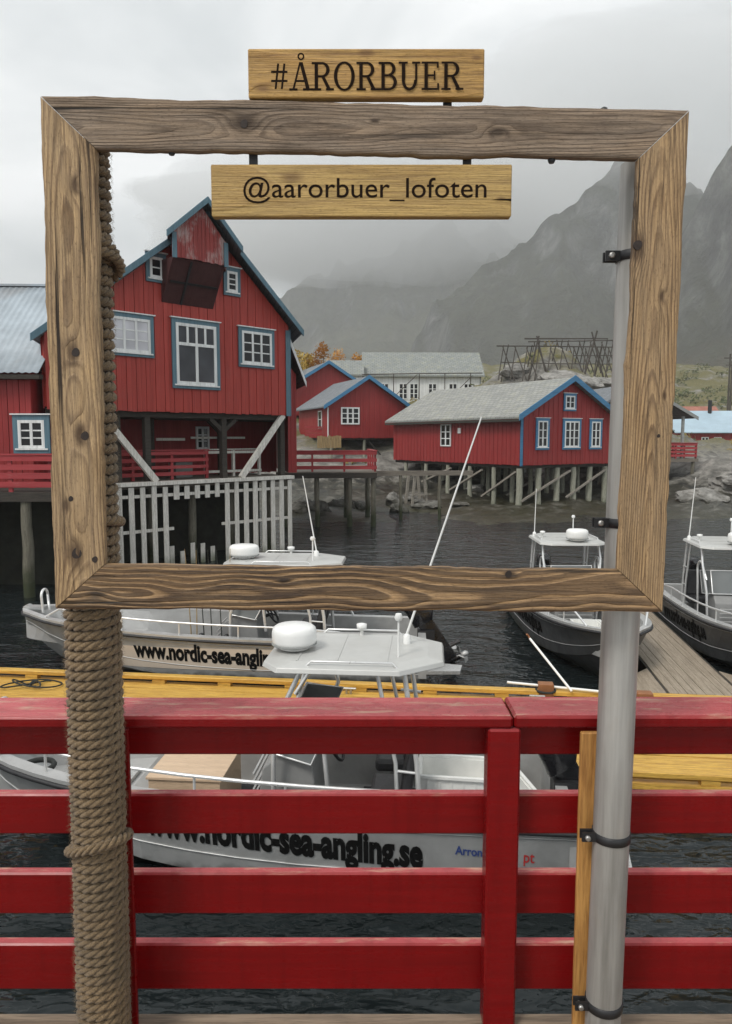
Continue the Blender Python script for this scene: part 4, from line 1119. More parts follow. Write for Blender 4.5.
# finger dock running out between the two moored boats
fd = thing('finger_dock', 'weathered plank finger dock between the two boats moored bow on', 'dock', (5.45, 11.5, 0), R(90) - math.atan(.13))
for i in range(8):
    mb = MB(); mb.box(0, 10.5, -.56 + i * .14 + .004, -.56 + (i + 1) * .14 - .004, .25 + random.uniform(-.003, .003), .31 + random.uniform(-.003, .003)); mb.build('plank', 'dock_plank', fd)
for y in (-.60, .565):
    mb = MB(); mb.box(0, 10.5, y, y + .035, .0, .30); mb.build('side_beam', 'dark_timber', fd)
mb = MB(); mb.box(.1, 10.3, -.5, .5, -.4, .22); mb.build('float', 'dark_timber', fd)
for s in (-1, 1):
    mb = MB(); mb.prism([(-.3, s * .61, .26), (1.3, s * .61, .26), (-.3, s * 1.9, .26)], (0, 0, .05)); mb.build('gusset', 'dock_plank', fd)

# ================================================================ BOATS
ST = [(0, 1.0, .80, .90, .02, -.30), (1.5, 1.04, .82, .93, .03, -.32), (3.0, 1.04, .86, .92, .07, -.33), (4.2, 1.0, .92, .83, .16, -.30),
      (5.1, .90, 1.0, .64, .32, -.2), (5.8, .70, 1.06, .40, .52, .05), (6.25, .42, 1.10, .18, .74, .42), (6.5, .10, 1.13, .03, .95, .85)]
def station(x):
    x = max(0, min(6.5, x))
    for a, b in zip(ST, ST[1:]):
        if x <= b[0]:
            t = (x - a[0]) / (b[0] - a[0]); 
            return tuple(p + (q - p) * t for p, q in zip(a, b))
    return ST[-1]
def smooth_station(x):
    acc = [0] * 6; wsum = 0
    for dx, wt_ in ((-.35, 1), (-.18, 2), (0, 3), (.18, 2), (.35, 1)):
        xx = x + dx
        s = list(station(xx)); s[0] = xx
        if xx < 0: s = list(ST[0])
        for i in range(6): acc[i] += s[i] * wt_
        wsum += wt_
    r = [a / wsum for a in acc]; r[0] = x
    if x >= 6.49: return ST[-1]
    return tuple(r)
HX = [0, .4, .9, 1.5, 2.1, 2.7, 3.3, 3.8, 4.3, 4.7, 5.1, 5.4, 5.7, 5.95, 6.15, 6.3, 6.42, 6.5]
HS = [smooth_station(x) for x in HX]
def side_y(x, z):
    k = max(i for i in range(len(HX) - 1) if HX[i] <= max(x, 0)); t = (x - HX[k]) / (HX[k + 1] - HX[k])
    _, yg, zg, yc, zc, zk = (a + (b - a) * t for a, b in zip(HS[k], HS[k + 1]))
    t = (z - zc) / (zg - zc); return yc + (yg - yc) * t
def hull_text(body, x0, x1, z0, h, side, bold, mat, parent, off=.008, rise=.062):
    """lettering laid on the hull side from x0 to x1 (local), base line z0; side = +1 port, -1 starboard"""
    vs, fs = text_mesh(body, bold, 3)
    mnx = min(v[0] for v in vs); mxx = max(v[0] for v in vs)
    bm = bmesh.new(); V = [bm.verts.new((v[0], v[1], 0)) for v in vs]
    for f in fs:
        try: bm.faces.new([V[i] for i in f])
        except ValueError: pass
    mb = MB(); pts = []
    for v in bm.verts:
        u = (v.co.x - mnx) / (mxx - mnx); x = x0 + (x1 - x0) * u; z = z0 + v.co.y * h + rise * (x - 1.48)
        pts.append((x, side * (side_y(x, z) + off), z))
    bm.verts.index_update()
    mb.add(pts, [[v.index for v in f.verts] for f in bm.faces]); bm.free()
    return mb.build('lettering', mat, parent, fixn=False)
def torus(mb, c, Rr, r, M=None, n=20, m=6):
    q = M or Matrix.Identity(3); pts = []
    fs = []
    for i in range(n):
        a = 2 * PI * i / n
        for j in range(m):
            b = 2 * PI * j / m
            pts.append(Vector(c) + q @ Vector(((Rr + r * math.cos(b)) * math.cos(a), (Rr + r * math.cos(b)) * math.sin(a), r * math.sin(b))))
    for i in range(n):
        for j in range(m): fs.append((i * m + j, ((i + 1) % n) * m + j, ((i + 1) % n) * m + (j + 1) % m, i * m + (j + 1) % m))
    mb.add(pts, fs, True)
def arc(c, r, a0, a1, n, u, v):
    c, u, v = Vector(c), Vector(u), Vector(v)
    return [c + u * (r * math.cos(a0 + (a1 - a0) * i / n)) + v * (r * math.sin(a0 + (a1 - a0) * i / n)) for i in range(n + 1)]

def make_boat():
    t = thing('motor_boat', 'boat', 'boat', (0, 0, 0), 0, 'aluminium angling boats')
    xs, sts = HX, HS
    # outer shell
    mb = MB(); vs = []
    for (x, yg, zg, yc, zc, zk) in sts:
        ym = yc + (yg - yc) * .5; zm = zc + (zg - zc) * .5
        row = [(yg, zg), (ym, zm), (yc, zc), (yc - .03 if yc > .06 else yc * .7, zc - .015), (0, zk)]
        vs += [(x, y, z) for y, z in row] + [(x, -y, z) for y, z in row[-2::-1]]
    n = 9
    mb.add(vs, [(i * n + k, i * n + k + 1, (i + 1) * n + k + 1, (i + 1) * n + k) for i in range(len(xs) - 1) for k in range(n - 1)])
    mb.add(vs[:n], [tuple(range(n))])
    h = mb.build('hull', 'aluminium', t)
    # pressed strakes along each side
    mb = MB()
    for s in (1, -1):
        for q in (.30, .86):
            mb.tube([(x, s * (side_y(x, st[4] + (st[2] - st[4]) * q) + .004), st[4] + (st[2] - st[4]) * q) for x, st in zip(xs[:-1], sts[:-1])], .008, 6)
    mb.build('strake', 'aluminium', h)
    # gunwale, inner sides, floor
    mb = MB(); vs = []
    for (x, yg, zg, yc, zc, zk) in sts:
        yi = max(yg - .15, .01); yf = max(min(yi - .02, yc), .005)
        fl = .24 if x < 4.4 else .55
        fl = min(fl, zg - .04)
        row = [(yg + .005, zg - .03), (yg + .01, zg + .02), (yi, zg + .022), (yi, zg - .06), (yf, fl), (0, fl)]
        vs += [(x, y, z) for y, z in row] + [(x, -y, z) for y, z in row[-2::-1]]
    n = 11
    mb.add(vs, [(i * n + k, i * n + k + 1, (i + 1) * n + k + 1, (i + 1) * n + k) for i in range(len(xs) - 1) for k in range(n - 1)])
    mb.box(-.0, .12, -.98, .98, .2, .80)
    mb.build('deck', 'aluminium_light', t)
    mb = MB()
    for s in (1, -1): mb.tube([(x, s * (st[1] + .012), st[2] - .045) for x, st in zip(xs, sts)], .026, 8)
    mb.build('rub_rail', 'black_rubber', t)
    mb = MB(); mb.box(3.0, 4.38, -.72, .72, .245, .262); mb.box(.14, 2.2, -.78, .78, .245, .262); mb.build('floor_mat', 'rubber_mat', t)
    # swim platform
    for s in (1, -1):
        mb = MB(); mb.prism([(0, s * .98, .28), (0, s * .45, .28), (-.55, s * .5, .25), (-.5, s * .85, .25)], (0, 0, .06)); mb.build('swim_platform', 'checker_plate', t)
    # tubular rails
    for s in (1, -1):
        xr = [1.2, 1.9, 2.6, 3.2, 3.8, 4.4, 4.9, 5.3, 5.65, 5.95]
        pts = []
        for k, x in enumerate(xr):
            st = smooth_station(x); pts.append((x, s * (st[1] - .08), st[2] + (.24 if 0 < k < len(xr) - 1 else .02)))
        pts.insert(1, (1.28, pts[0][1], pts[0][2] + .17))
        mb = MB(); mb.tube(pts, .019, 8)
        for x in (1.9, 2.8, 3.7, 4.6, 5.3):
            st = smooth_station(x); mb.tube([(x, s * (st[1] - .08), st[2] + .01), (x, s * (st[1] - .08), st[2] + .24)], .014, 6)
        mb.build('side_rail', 'tube_metal', t)
    mb = MB()
    mb.tube([(6.1, .24, 1.1), (6.12, .24, 1.42)] + arc((6.12, .12, 1.42), .12, 0, PI, 8, (0, 1, 0), (0, 0, 1)) + [(6.12, 0, 1.42), (6.1, 0, 1.1)], .022, 8)
    mb.build('bow_hoop', 'tube_metal', t)
    mb = MB(); mb.box(6.15, 6.5, -.09, .09, 1.12, 1.18); mb.lathe((6.45, -.06, 1.16), [(.05, 0), (.05, .12)], 10, (0, 1, 0)); mb.build('anchor_roller', 'aluminium', t)
    # bow hatch and locker
    mb = MB(); mb.box(4.75, 5.6, -.36, .36, .56, .60); mb.build('bow_hatch', 'checker_plate', t)
    mb = MB(); torus(mb, (5.75, .12, .78), .17, .03); mb.build('coiled_line', 'rope_black', t)
    # console
    mb = MB(); mb.prism([(2.55, -.42, .26), (3.25, -.42, .26), (3.15, -.42, 1.0), (2.95, -.42, 1.18), (2.62, -.42, 1.05)], (0, .84, 0)); con = mb.build('console', 'grey_panel', t, bevel=.02)
    mb = MB(); mb.prism([(2.615, -.36, .72), (2.57, -.36, .4), (2.57, .36, .4), (2.615, .36, .72)], (-.012, 0, 0)); mb.build('dash', 'black_vinyl', con)
    for k in range(7):
        mb = MB(); z = .38 + k * .085; mb.box(3.16 + (.09 if z < .9 else .05), 3.27, -.36, .36, z, z + .02); mb.build('console_rib', 'aluminium_light', con)
    fr = MB(); gl = MB()
    for (p, q) in (((3.02, -.44, 1.17), (3.02, .44, 1.17)), ((3.02, .44, 1.17), (2.62, .52, 1.1)), ((3.02, -.44, 1.17), (2.62, -.52, 1.1))):
        p, q = Vector(p), Vector(q); u = Vector((-.2, 0, .46))
        gl.add([p, q, q + u, p + u], [(0, 1, 2, 3)])
        fr.tube([p, q, q + u, p + u, p], .014, 6)
    w_ = fr.build('windscreen', 'tube_metal', t); g_ = gl.build('screen_pane', 'screen_glass', w_, fixn=False)
    sm = g_.modifiers.new('thick', 'SOLIDIFY'); sm.thickness = .008
    mb = MB(); M3 = Matrix.Rotation(R(-62), 3, 'Y'); torus(mb, (2.46, -.12, 1.06), .19, .017, M3)
    for k in range(3):
        a = k * 2 * PI / 3; mb.tube([(2.46, -.12, 1.06), Vector((2.46, -.12, 1.06)) + M3 @ Vector((.19 * math.cos(a), .19 * math.sin(a), 0))], .013, 6)
    mb.tube([(2.46, -.12, 1.06), (2.66, -.12, .97)], .03, 8); mb.build('steering_wheel', 'black_rubber', t)
    # helm seats
    for y in (-.38, .38):
        mb = MB(); mb.box(1.62, 2.02, y - .24, y + .24, .74, .88); st_ = mb.build('seat', 'black_vinyl', t, bevel=.04)
        mb = MB(); mb.prism([(1.60, y - .23, .88), (1.72, y - .23, .88), (1.60, y - .23, 1.42), (1.50, y - .23, 1.42)], (0, .46, 0)); mb.build('backrest', 'black_vinyl', st_, bevel=.035)
        mb = MB(); mb.tube([(1.82, y, .26), (1.82, y, .75)], .05, 10); mb.build('pedestal', 'aluminium', st_)
    mb = MB(); mb.box(.95, 1.35, -.45, .45, .26, .62); mb.build('bait_locker', 'grey_panel', t, bevel=.015)
    # T-top
    P = [(1.28, -.36), (1.28, .36), (1.72, .72), (2.94, .72), (3.12, .50), (3.12, -.50), (2.94, -.72), (1.72, -.72)]
    zt = 2.11
    def pz(x, y): return zt + .05 * (1 - (y / .92) ** 2)
    top = MB(); c0 = (2.15, 0, zt + .085); vs = [(x, y, zt) for x, y in P] + [(x * .98 + 2.15 * .02, y * .97, zt + .05) for x, y in P] + [(2.15 + (x - 2.15) * .80, y * .74, zt + .072) for x, y in P] 
    k = len(P); fs = [tuple(range(k))[::-1]]
    for r0 in (0, k):
        for i in range(k): fs.append((r0 + i, r0 + (i + 1) % k, r0 + k + (i + 1) % k, r0 + k + i))
    fs.append(tuple(range(2 * k, 3 * k))); top.add(vs, fs)
    cn = top.build('canopy', 'canopy_skin', t, bevel=.008)
    for x in (1.85, 2.35, 2.75):
        mb = MB(); mb.box(x, x + .02, -.52, .52, zt + .0725, zt + .078); mb.build('canopy_seam', 'canopy_skin', cn)
    for s in (1, -1):
        mb = MB(); mb.tube([(1.75, s * .62, zt + .05), (1.8, s * .62, zt + .10), (2.6, s * .62, zt + .10), (2.65, s * .62, zt + .05)], .012, 6); mb.build('grab_rail', 'tube_metal', cn)
    for s in (1, -1):
        mb = MB()
        mb.tube([(3.02, s * .5, .26), (3.0, s * .56, 1.2), (2.85, s * .62, 1.8), (2.7, s * .6, zt + .01)], .026, 8)
        mb.tube([(2.45, s * .56, .9), (2.5, s * .6, 1.55)] + arc((2.68, s * .6, 1.6), .2, PI, PI * .35, 5, (1, 0, 0), (0, 0, 1)) + [(2.98, s * .56, 1.45)], .024, 8)
        mb.build('canopy_leg', 'tube_metal', t)
        mb = MB(); mb.tube([(1.5, s * .62, .26), (1.55, s * .62, 1.2), (1.68, s * .6, zt + .01)], .026, 8); mb.tube([(1.72, s * .62, .26), (1.76, s * .62, 1.2), (1.95, s * .6, zt + .01)], .022, 8)
        for z in (.7, 1.1, 1.5): mb.tube([(1.53, s * .62, z), (1.76, s * .62, z + .02)], .016, 6)
        mb.build('canopy_leg', 'tube_metal', t)
    mb = MB(); mb.lathe((2.86, .1, zt + .085), [(.16, 0), (.17, .03), (.225, .05), (.235, .09), (.235, .17), (.225, .215), (.19, .24), (.05, .25)], 28); rd = mb.build('radar_dome', 'white_plastic', t)
    mb = MB(); mb.lathe((2.86, .1, zt + .06), [(.12, 0), (.12, .026)], 16); mb.build('radar_foot', 'dark_metal', rd)
    mb = MB(); mb.lathe((2.86, .1, zt + .127), [(.237, 0), (.239, .003), (.239, .009), (.237, .012)], 28); mb.build('radar_seam', 'grey_board', rd)
    mb = MB(); mb.tube([(1.75, .3, zt + .06), (1.75, .3, zt + .45)], .012, 6); mb.lathe((1.75, .3, zt + .45), [(.03, 0), (.045, .03), (.03, .07)], 10); mb.build('mast_light', 'white_plastic', t)
    mb = MB(); mb.lathe((2.2, -.5, zt + .06), [(.02, 0), (.02, .08), (.055, .09), (.06, .14), (.02, .15)], 12); mb.build('satellite_puck', 'white_plastic', t)
    # outboard, tilted clear of the water
    T = Matrix.Translation((.27, 0, .76)) @ Matrix.Rotation(R(32), 4, 'Y')
    mb = MB(); mb.M = T
    secs = [(-.30, .04, .17, .13), (-.36, .18, .21, .17), (-.38, .40, .22, .17), (-.33, .58, .18, .14), (-.22, .66, .1, .08)]
    vs = []; N = 12
    for (cx, z, rx, ry) in secs:
        for k in range(N):
            a = 2 * PI * k / N; cxa, sya = math.cos(a), math.sin(a)
            vs.append((cx + rx * math.copysign(abs(cxa) ** .6, cxa) - (.06 if False else 0), ry * math.copysign(abs(sya) ** .6, sya), z))
    mb.add(vs, [(i * N + k, i * N + (k + 1) % N, (i + 1) * N + (k + 1) % N, (i + 1) * N + k) for i in range(len(secs) - 1) for k in range(N)], True)
    mb.add(vs[:N], [tuple(range(N))]); mb.add(vs[-N:], [tuple(range(N))])
    ob_ = mb.build('outboard_motor', 'black_gloss', t)
    mb = MB(); mb.M = T
    mb.prism([(-.46, -.06, .05), (-.2, -.06, .05), (-.24, -.04, -.75), (-.42, -.04, -.75)], (0, .11, 0)); mb.box(-.62, -.14, -.10, .10, -.56, -.53)
    mb.prism([(-.36, -.02, -.8), (-.2, -.02, -.75), (-.26, -.02, -1.05)], (0, .04, 0))
    mb.lathe((-.14, 0, -.80), [(.02, 0), (.055, .08), (.06, .3), (.05, .36)], 12, (-1, 0, 0)); mb.build('motor_leg', 'black_gloss', ob_)
    mb = MB(); mb.M = T
    for k in range(3):
        a = k * 2 * PI / 3
        c, s = math.cos(a), math.sin(a)
        mb.add([(-.50, .05 * c, -.80 + .05 * s), (-.47, .15 * c - .07 * s, -.80 + .15 * s + .07 * c), (-.52, .19 * c, -.80 + .19 * s), (-.55, .14 * c + .07 * s, -.80 + .14 * s - .07 * c)], [(0, 1, 2, 3)])
    mb.lathe((-.48, 0, -.80), [(.05, 0), (.05, .1), (.02, .13)], 10, (-1, 0, 0))
    pr = mb.build('propeller', 'aluminium_light', ob_, fixn=False)
    sm = pr.modifiers.new('thick', 'SOLIDIFY'); sm.thickness = .012
    mb = MB(); mb.box(-.14, .13, -.13, .13, .5, .83); mb.build('bracket', 'dark_metal', ob_)
    for s, a, b in ((1, 4.22, 1.48), (-1, 1.48, 4.22)):
        hull_text('www.nordic-sea-angling.se', a, b, .345, .44, s, .045, 'black_print', t)
    return t
b1 = make_boat()
b1['label'] = 'aluminium angling boat closest to the red railing, whip antenna leaning over the pontoon'
b2, b3, b4 = (copy_obj(b1) for _ in range(3))
b2['label'] = 'aluminium angling boat with beige lettering band on the far side of the yellow pontoon'
b3['label'] = 'angling boat moored bow on beside the steel pipe, far from the rail'
b4['label'] = 'angling boat moored bow on beyond the finger dock, cut by the picture edge'
for b_, loc, a, s in ((b1, (2.1, 7.5, 0), 175, 1), (b2, (1.12, 13.62, 0), 176.5, (1.19, 1.03, .99)), (b3, (4.52, 18.75, 0), -91, 1), (b4, (8.05, 18.1, 0), -97.5, 1)):
    b_.location = loc; b_.rotation_euler = (0, 0, R(a)); b_.scale = s if hasattr(s, '__len__') else (s,) * 3
def antenna(b, base, lean, length, r=.014):
    mb = MB(); b0 = Vector(base); mb.lathe(b0 - Vector((0, 0, .14)), [(.04, 0), (.04, .12), (.02, .14)], 12)
    d = Vector(lean); mb.tube([b0, b0 + d * (.5 * length) - Vector((0, 0, .0)), b0 + d * length], [r, r * .8, r * .55], 8); mb.build('whip_antenna', 'white_plastic', b)
antenna(b1, (1.68, -.2, 2.29), (-.31, .03, .95), 2.45)
antenna(b2, (1.75, -.2, 2.29), (.14, .03, .99), 1.45, .012)
antenna(b3, (1.9, -.62, 2.26), (.01, .02, .99), 1.0, .011)
antenna(b4, (2.0, -.66, 2.26), (.02, .06, .99), 1.3, .012)
for ch in list(b2.children):                      # its lettering is set closer to the bow
    if ch.name.startswith('lettering') and sum(v.co.y for v in ch.data.vertices) > 0: bpy.data.objects.remove(ch)
hull_text('www.nordic-sea-angling.se', 4.42, 1.97, .34, .44, 1, .045, 'black_print', b2, rise=.05)
for b_ in (b3, b4):
    for ch in b_.children:
        if ch.name.startswith('hull'):
            ch.data = ch.data.copy(); ch.data.materials[0] = MAT['shaded_hull']
hull_text('Arronet', 1.18, .84, .52, .13, 1, .02, 'blue_print', b1)
hull_text('pt', .54, .44, .50, .17, 1, .01, 'red_print', b1)
hull_text('Arronet', 1.2, .84, .40, .14, 1, .02, 'black_print', b2)
mb = MB(); xs_ = [.25 + .15 * i for i in range(32)]
vs = []
for x in xs_:
    for z in (.27, .69): vs.append((x, side_y(x, z) + .003, z))
mb.add(vs, [(2 * i, 2 * i + 2, 2 * i + 3, 2 * i + 1) for i in range(len(xs_) - 1)])
mb.build('colour_band', 'beige_band', b2, fixn=False)

def in_boat(b, p):
    return Matrix.LocRotScale(b.location, b.rotation_euler, b.scale) @ Vector(p)
# loose things carried in the boats
p = in_boat(b1, (3.95, .1, .262))
t = thing('plywood_box', 'pale plywood box on the foredeck of the boat closest to the railing', 'box', p, R(175))
mb = MB(); mb.box(-.38, .38, -.42, .42, 0, .62); mb.build('carcass', 'ply', t, bevel=.006)
mb = MB(); mb.box(-.40, .40, -.44, .44, .622, .65); mb.build('lid', 'ply', t, bevel=.004)
p = in_boat(b1, (2.25, .55, .265))
t = thing('dry_bag', 'black dry bag slumped against the helm of the boat closest to the railing', 'bag', p, R(150))
mb = MB(); mb.lathe((0, 0, 0), [(.16, 0), (.21, .05), (.2, .25), (.17, .42), (.1, .52), (.06, .6)], 14, (.25, .1, 1)); mb.build('body', 'bag_cloth', t)
mb = MB(); mb.tube([(.1, .1, .25), (.22, .16, .4), (.2, .1, .52)], .014, 6); mb.build('strap', 'black_rubber', t)
def crate(p, a, label, s=1.0):
    t = thing('fish_crate', label, 'crate', p, a, 'fish crates', s)
    mb = MB()
    mb.box(-.38, .38, -.25, .25, 0, .02)
    for s_ in (-1, 1):
        mb.box(-.38, .38, s_ * .25 - (.02 if s_ > 0 else 0), s_ * .25 + (.02 if s_ < 0 else 0), .02, .3); mb.box(*((.36, .38) if s_ > 0 else (-.38, -.36)), -.23, .23, .02, .3)
    mb.build('tub', 'crate_plastic', t)
    mb = MB()
    for s_ in (-1, 1): mb.box(-.41, .41, s_ * .265 - .02, s_ * .265 + .02, .301, .33); mb.box(s_ * .395 - .02, s_ * .395 + .02, -.244, .244, .302, .329)
    for k in range(6): mb.box(-.33 + k * .12, -.31 + k * .12, .251, .262, .03, .29)
    mb.build('rim', 'crate_plastic', t)
    return t
crate(in_boat(b1, (1.15, .08, .62)), R(172), 'white fish crate on the bait locker of the boat closest to the railing')
crate(in_boat(b1, (.62, -.45, .262)), R(100), 'white fish crate by the transom of the boat closest to the railing')
crate(in_boat(b3, (4.0, .1, .262)), R(-95), 'white fish crate on the foredeck of the boat by the steel pipe', 1.1)
for i, (x, y, dx, m, lab) in enumerate(((3.62, .5, .05, 'rod_tan', 'tan'), (3.52, .62, -.03, 'rod_tan', 'tan'), (3.44, .4, .06, 'rod_dark', 'dark'), (3.28, .6, .02, 'rod_dark', 'dark'), (3.12, .6, .04, 'rod_dark', 'dark'), (3.06, .45, -.05, 'rod_tan', 'tan'))):
    p = in_boat(b2, (x, y, .3))
    t = thing('fishing_rod', 'one of the %s fishing rods standing by the console of the boat past the pontoon' % lab, 'rod', p, R(177), lab + ' fishing rods in the far boat')
    mb = MB(); mb.tube([(0, 0, 0), (dx * .4, 0, .6), (dx, .03, 1.5), (dx * 1.6, .07, 2.1)], [.014, .011, .007, .004], 6); mb.build('blank', m, t)
    mb = MB(); mb.tube([(0, 0, .02), (dx * .3, 0, .4)], .019, 8); mb.build('handle', 'black_rubber', t)
    mb = MB(); mb.lathe((dx * .35 + .05, -.03, .45), [(.02, 0), (.05, .01), (.05, .07), (.02, .08)], 12, (0, 1, 0)); mb.build('reel', 'black_gloss', t)
# things on the pontoon
t = thing('boat_hook', 'white boat hook lying from the pontoon up to the bow by the steel pipe', 'boat hook', (0, 0, 0))
mb = MB(); mb.tube([(3.25, 11.35, .42), (2.75, 12.15, 1.05)], .02, 8); mb.build('shaft', 'white_plastic', t)
mb = MB(); mb.tube([(2.75, 12.15, 1.05), (2.73, 12.19, 1.09), (2.70, 12.16, 1.12)], .018, 6); mb.build('hook', 'orange_wood', t)
t = thing('gangway_pole', 'white pole lying along the pontoon kerb by the steel pipe', 'pole', (0, 0, 0))
mb = MB(); mb.tube([(2.3, 11.72, .44), (3.7, 11.3, .43)], .022, 8); mb.build('shaft', 'white_plastic', t)
for i, (x, y, h, lab) in enumerate(((2.88, 11.52, .24, 'reddish timber mooring block on the pontoon beside the boat hook'), (4.32, 11.15, .22, 'orange timber mooring block on the pontoon near the finger dock'))):
    t = thing('mooring_block', lab, 'block', (x, y, PT), pang)
    mb = MB(); mb.bbox(-.12, .12, -.08, .08, 0, h, .012); mb.build('post', 'orange_wood', t)
    mb = MB(); torus(mb, (0, 0, .12), .15, .02); mb.build('line_turns', 'rope_black', t)
def rope_pile(name, label, c, mat, seed, r=.011, n=90, ext=(.45, .2), z=PT):
    rnd = random.Random(seed); pts = []
    for i in range(n):
        a = i * .42
        pts.append((c[0] + ext[0] * math.sin(a * .61 + seed) * (.5 + .5 * math.sin(a * .17)), c[1] + ext[1] * math.cos(a * .83) * (.6 + .4 * math.sin(a * .11 + 1)), z + .015 + .05 * abs(math.sin(a * .37))))
    mb = MB(); mb.tube(pts, r, 5); return tag(mb.build(name, mat), label, 'rope')
rope_pile('mooring_line', 'dark mooring line heaped on the yellow pontoon at the picture edge', (-5.6, 12.05), 'rope_black', 2, .014, 80, (.5, .25))
rope_pile('mooring_line', 'thin pale mooring line scribbled on the pontoon beside the steel pipe', (3.7, 9.6), 'rope_blue', 4, .008, 80, (.5, .3))

# ================================================================ OUR QUAY AND THE RAILING
DK = 2.72
dk = structure(bpy.data.objects.new('quay_deck', None), 'brown plank quay under our feet'); C.objects.link(dk)
for i in range(22):
    y1 = 2.015 - i * .145
    mb = MB(); mb.bbox(-5, 5, y1 - .14, y1, DK - .045, DK + random.uniform(-.002, .002), .004); mb.build('plank', 'deck_plank', dk)
for x in (-4.5, -2.2, 0, 2.2, 4.5):
    mb = MB(); mb.box(x - .06, x + .06, -1.15, 1.98, DK - .25, DK - .05); mb.build('joist', 'dark_timber', dk)

rl = thing('railing', 'red painted plank railing along the quay', 'railing', (0, 2.0, DK))
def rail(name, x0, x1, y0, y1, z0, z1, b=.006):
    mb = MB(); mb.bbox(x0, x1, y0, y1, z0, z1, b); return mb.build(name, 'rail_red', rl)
HR = 3.644 - DK
for (a, b) in ((-4.5, -1.9), (-1.897, .402), (.405, 3.0), (3.003, 4.5)):
    rail('hand_rail', a, b, -.05, .108, HR - .034, HR + (.002 if a == .405 else 0), .007)
for z0, z1, nm in ((3.505, 3.607, 'top_board'), (3.268, 3.388, 'rail_board'), (3.024, 3.150, 'rail_board'), (2.788, 2.932, 'rail_board')):
    for (a, b) in ((-4.5, -1.9), (-1.897, .378), (.381, 3.0), (3.003, 4.5)):
        rail(nm, a, b, .021, .055, z0 - DK, z1 - DK, .005)
for x in (-4.2, -1.9, .379, 2.65, 4.4):
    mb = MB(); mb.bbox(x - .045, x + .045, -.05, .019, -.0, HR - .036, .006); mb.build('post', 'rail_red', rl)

# ---------------------------------------------------------------- photo frame
fr = thing('photo_frame', 'large weathered wooden picture frame with two engraved signs on posts', 'frame', (0, 0, 0))
Y0 = 1.768
q = {'TLo': (-.742, 5.175), 'TRo': (.738, 5.144), 'BRo': (.723, 3.978), 'BLo': (-.757, 3.986), 'TLi': (-.620, 5.060), 'TRi': (.625, 5.038), 'BRi': (.611, 4.082), 'BLi': (-.633, 4.095)}
def plank(name, o0, o1, i1, i0, mat, seed, th=.027, label=None, wav=.0035, n=70):
    """board between outer edge o0-o1 and inner edge i0-i1, mitred ends, worn rounded edges"""
    prof = []
    e = .05
    for (t, y) in ((0.0, .16), (.02, .05), (.07, .0), (.2, -.012), (.35, -.008), (.5, -.015), (.65, -.008), (.8, -.012), (.93, .0), (.98, .05), (1.0, .16), (1.0, .84), (.97, .97), (.9, 1.0), (.1, 1.0), (.03, .97), (0, .84)):
        prof.append((t, y))
    m = len(prof); vs = []
    for i in range(n + 1):
        s = i / n; s = min(max(s, .0008), .9992)
        a = Vector((o0[0] + (o1[0] - o0[0]) * s, o0[1] + (o1[1] - o0[1]) * s)); b = Vector((i0[0] + (i1[0] - i0[0]) * s, i0[1] + (i1[1] - i0[1]) * s))
        d = (a - b).normalized(); ed = min(1, 12 * s, 12 * (1 - s))
        wa = wav * (1.4 * fbm(s * 7, seed, 0, 4) + .7 * fbm(s * 30, seed, 3, 3)) * ed; wb = wav * (1.4 * fbm(s * 7, seed + 5, 0, 4) + .7 * fbm(s * 30, seed + 5, 3, 3)) * ed
        for (t, y) in prof:
            c = a + (b - a) * t + d * (wa * (1 - t) + wb * t)
            yy = Y0 + th * y + .0016 * fbm(s * 9, t * 3, seed, 3)
            vs.append((c.x, yy, c.y))
    mb = MB()
    mb.add(vs, [(i * m + k, i * m + (k + 1) % m, (i + 1) * m + (k + 1) % m, (i + 1) * m + k) for i in range(n) for k in range(m)], True)
    mb.add(vs[:m], [tuple(range(m))]); mb.add(vs[-m:], [tuple(range(m))])
    return mb.build(name, mat, fr, label)
log_wood('wood_top', (0, Y0, 5.105), 'X', (.37, .265, .175), (.085, .05, .03), (.27, .22, .175), 1250, .04, .02, .035, ((-.278, .008, .020), (.3, -.01, .012), (.02, .015, .006)), .8, .5, .8, .9, 1.0)
log_wood('wood_left', (-.69, Y0, 4.58), 'Z', (.55, .365, .185), (.115, .055, .024), (.36, .27, .18), 900, .05, .015, .05, ((.02, -.0, .016), (-.17, .01, .016), (-.46, -.01, .022), (.4, .02, .012), (-.34, -.03, .010)), .82, .4, .75, .95, 2.3)
log_wood('wood_right', (.675, Y0, 4.56), 'Z', (.52, .335, .165), (.125, .06, .026), (.34, .255, .165), 1150, .03, .05, .03, ((.28, -.045, .018), (.17, .015, .008), (-.06, .03, .006)), .8, .35, .75, .85, 3.9)
log_wood('wood_bottom', (0, Y0, 4.035), 'X', (.56, .35, .17), (.024, .011, .005), (.10, .05, .026), 520, .03, .02, .10, ((-.655, -.012, .012), (.35, .035, .010), (-.2, .02, .008)), 1.0, .3, .7, .9, 6.2, gloss=.38, zebra=True)
plank('top_board', q['TLo'], q['TRo'], q['TRi'], q['TLi'], 'wood_top', 1.0, label='greyed brown top board of the frame')
plank('side_board', q['BLo'], q['TLo'], q['TLi'], q['BLi'], 'wood_left', 2.0, label='tan left board of the frame with knots')
plank('side_board', q['BRo'], q['TRo'], q['TRi'], q['BRi'], 'wood_right', 3.0, label='tan right board of the frame with arched grain')
plank('bottom_board', q['BLo'], q['BRo'], q['BRi'], q['BLi'], 'wood_bottom', 4.0, label='dark streaked bottom board of the frame')
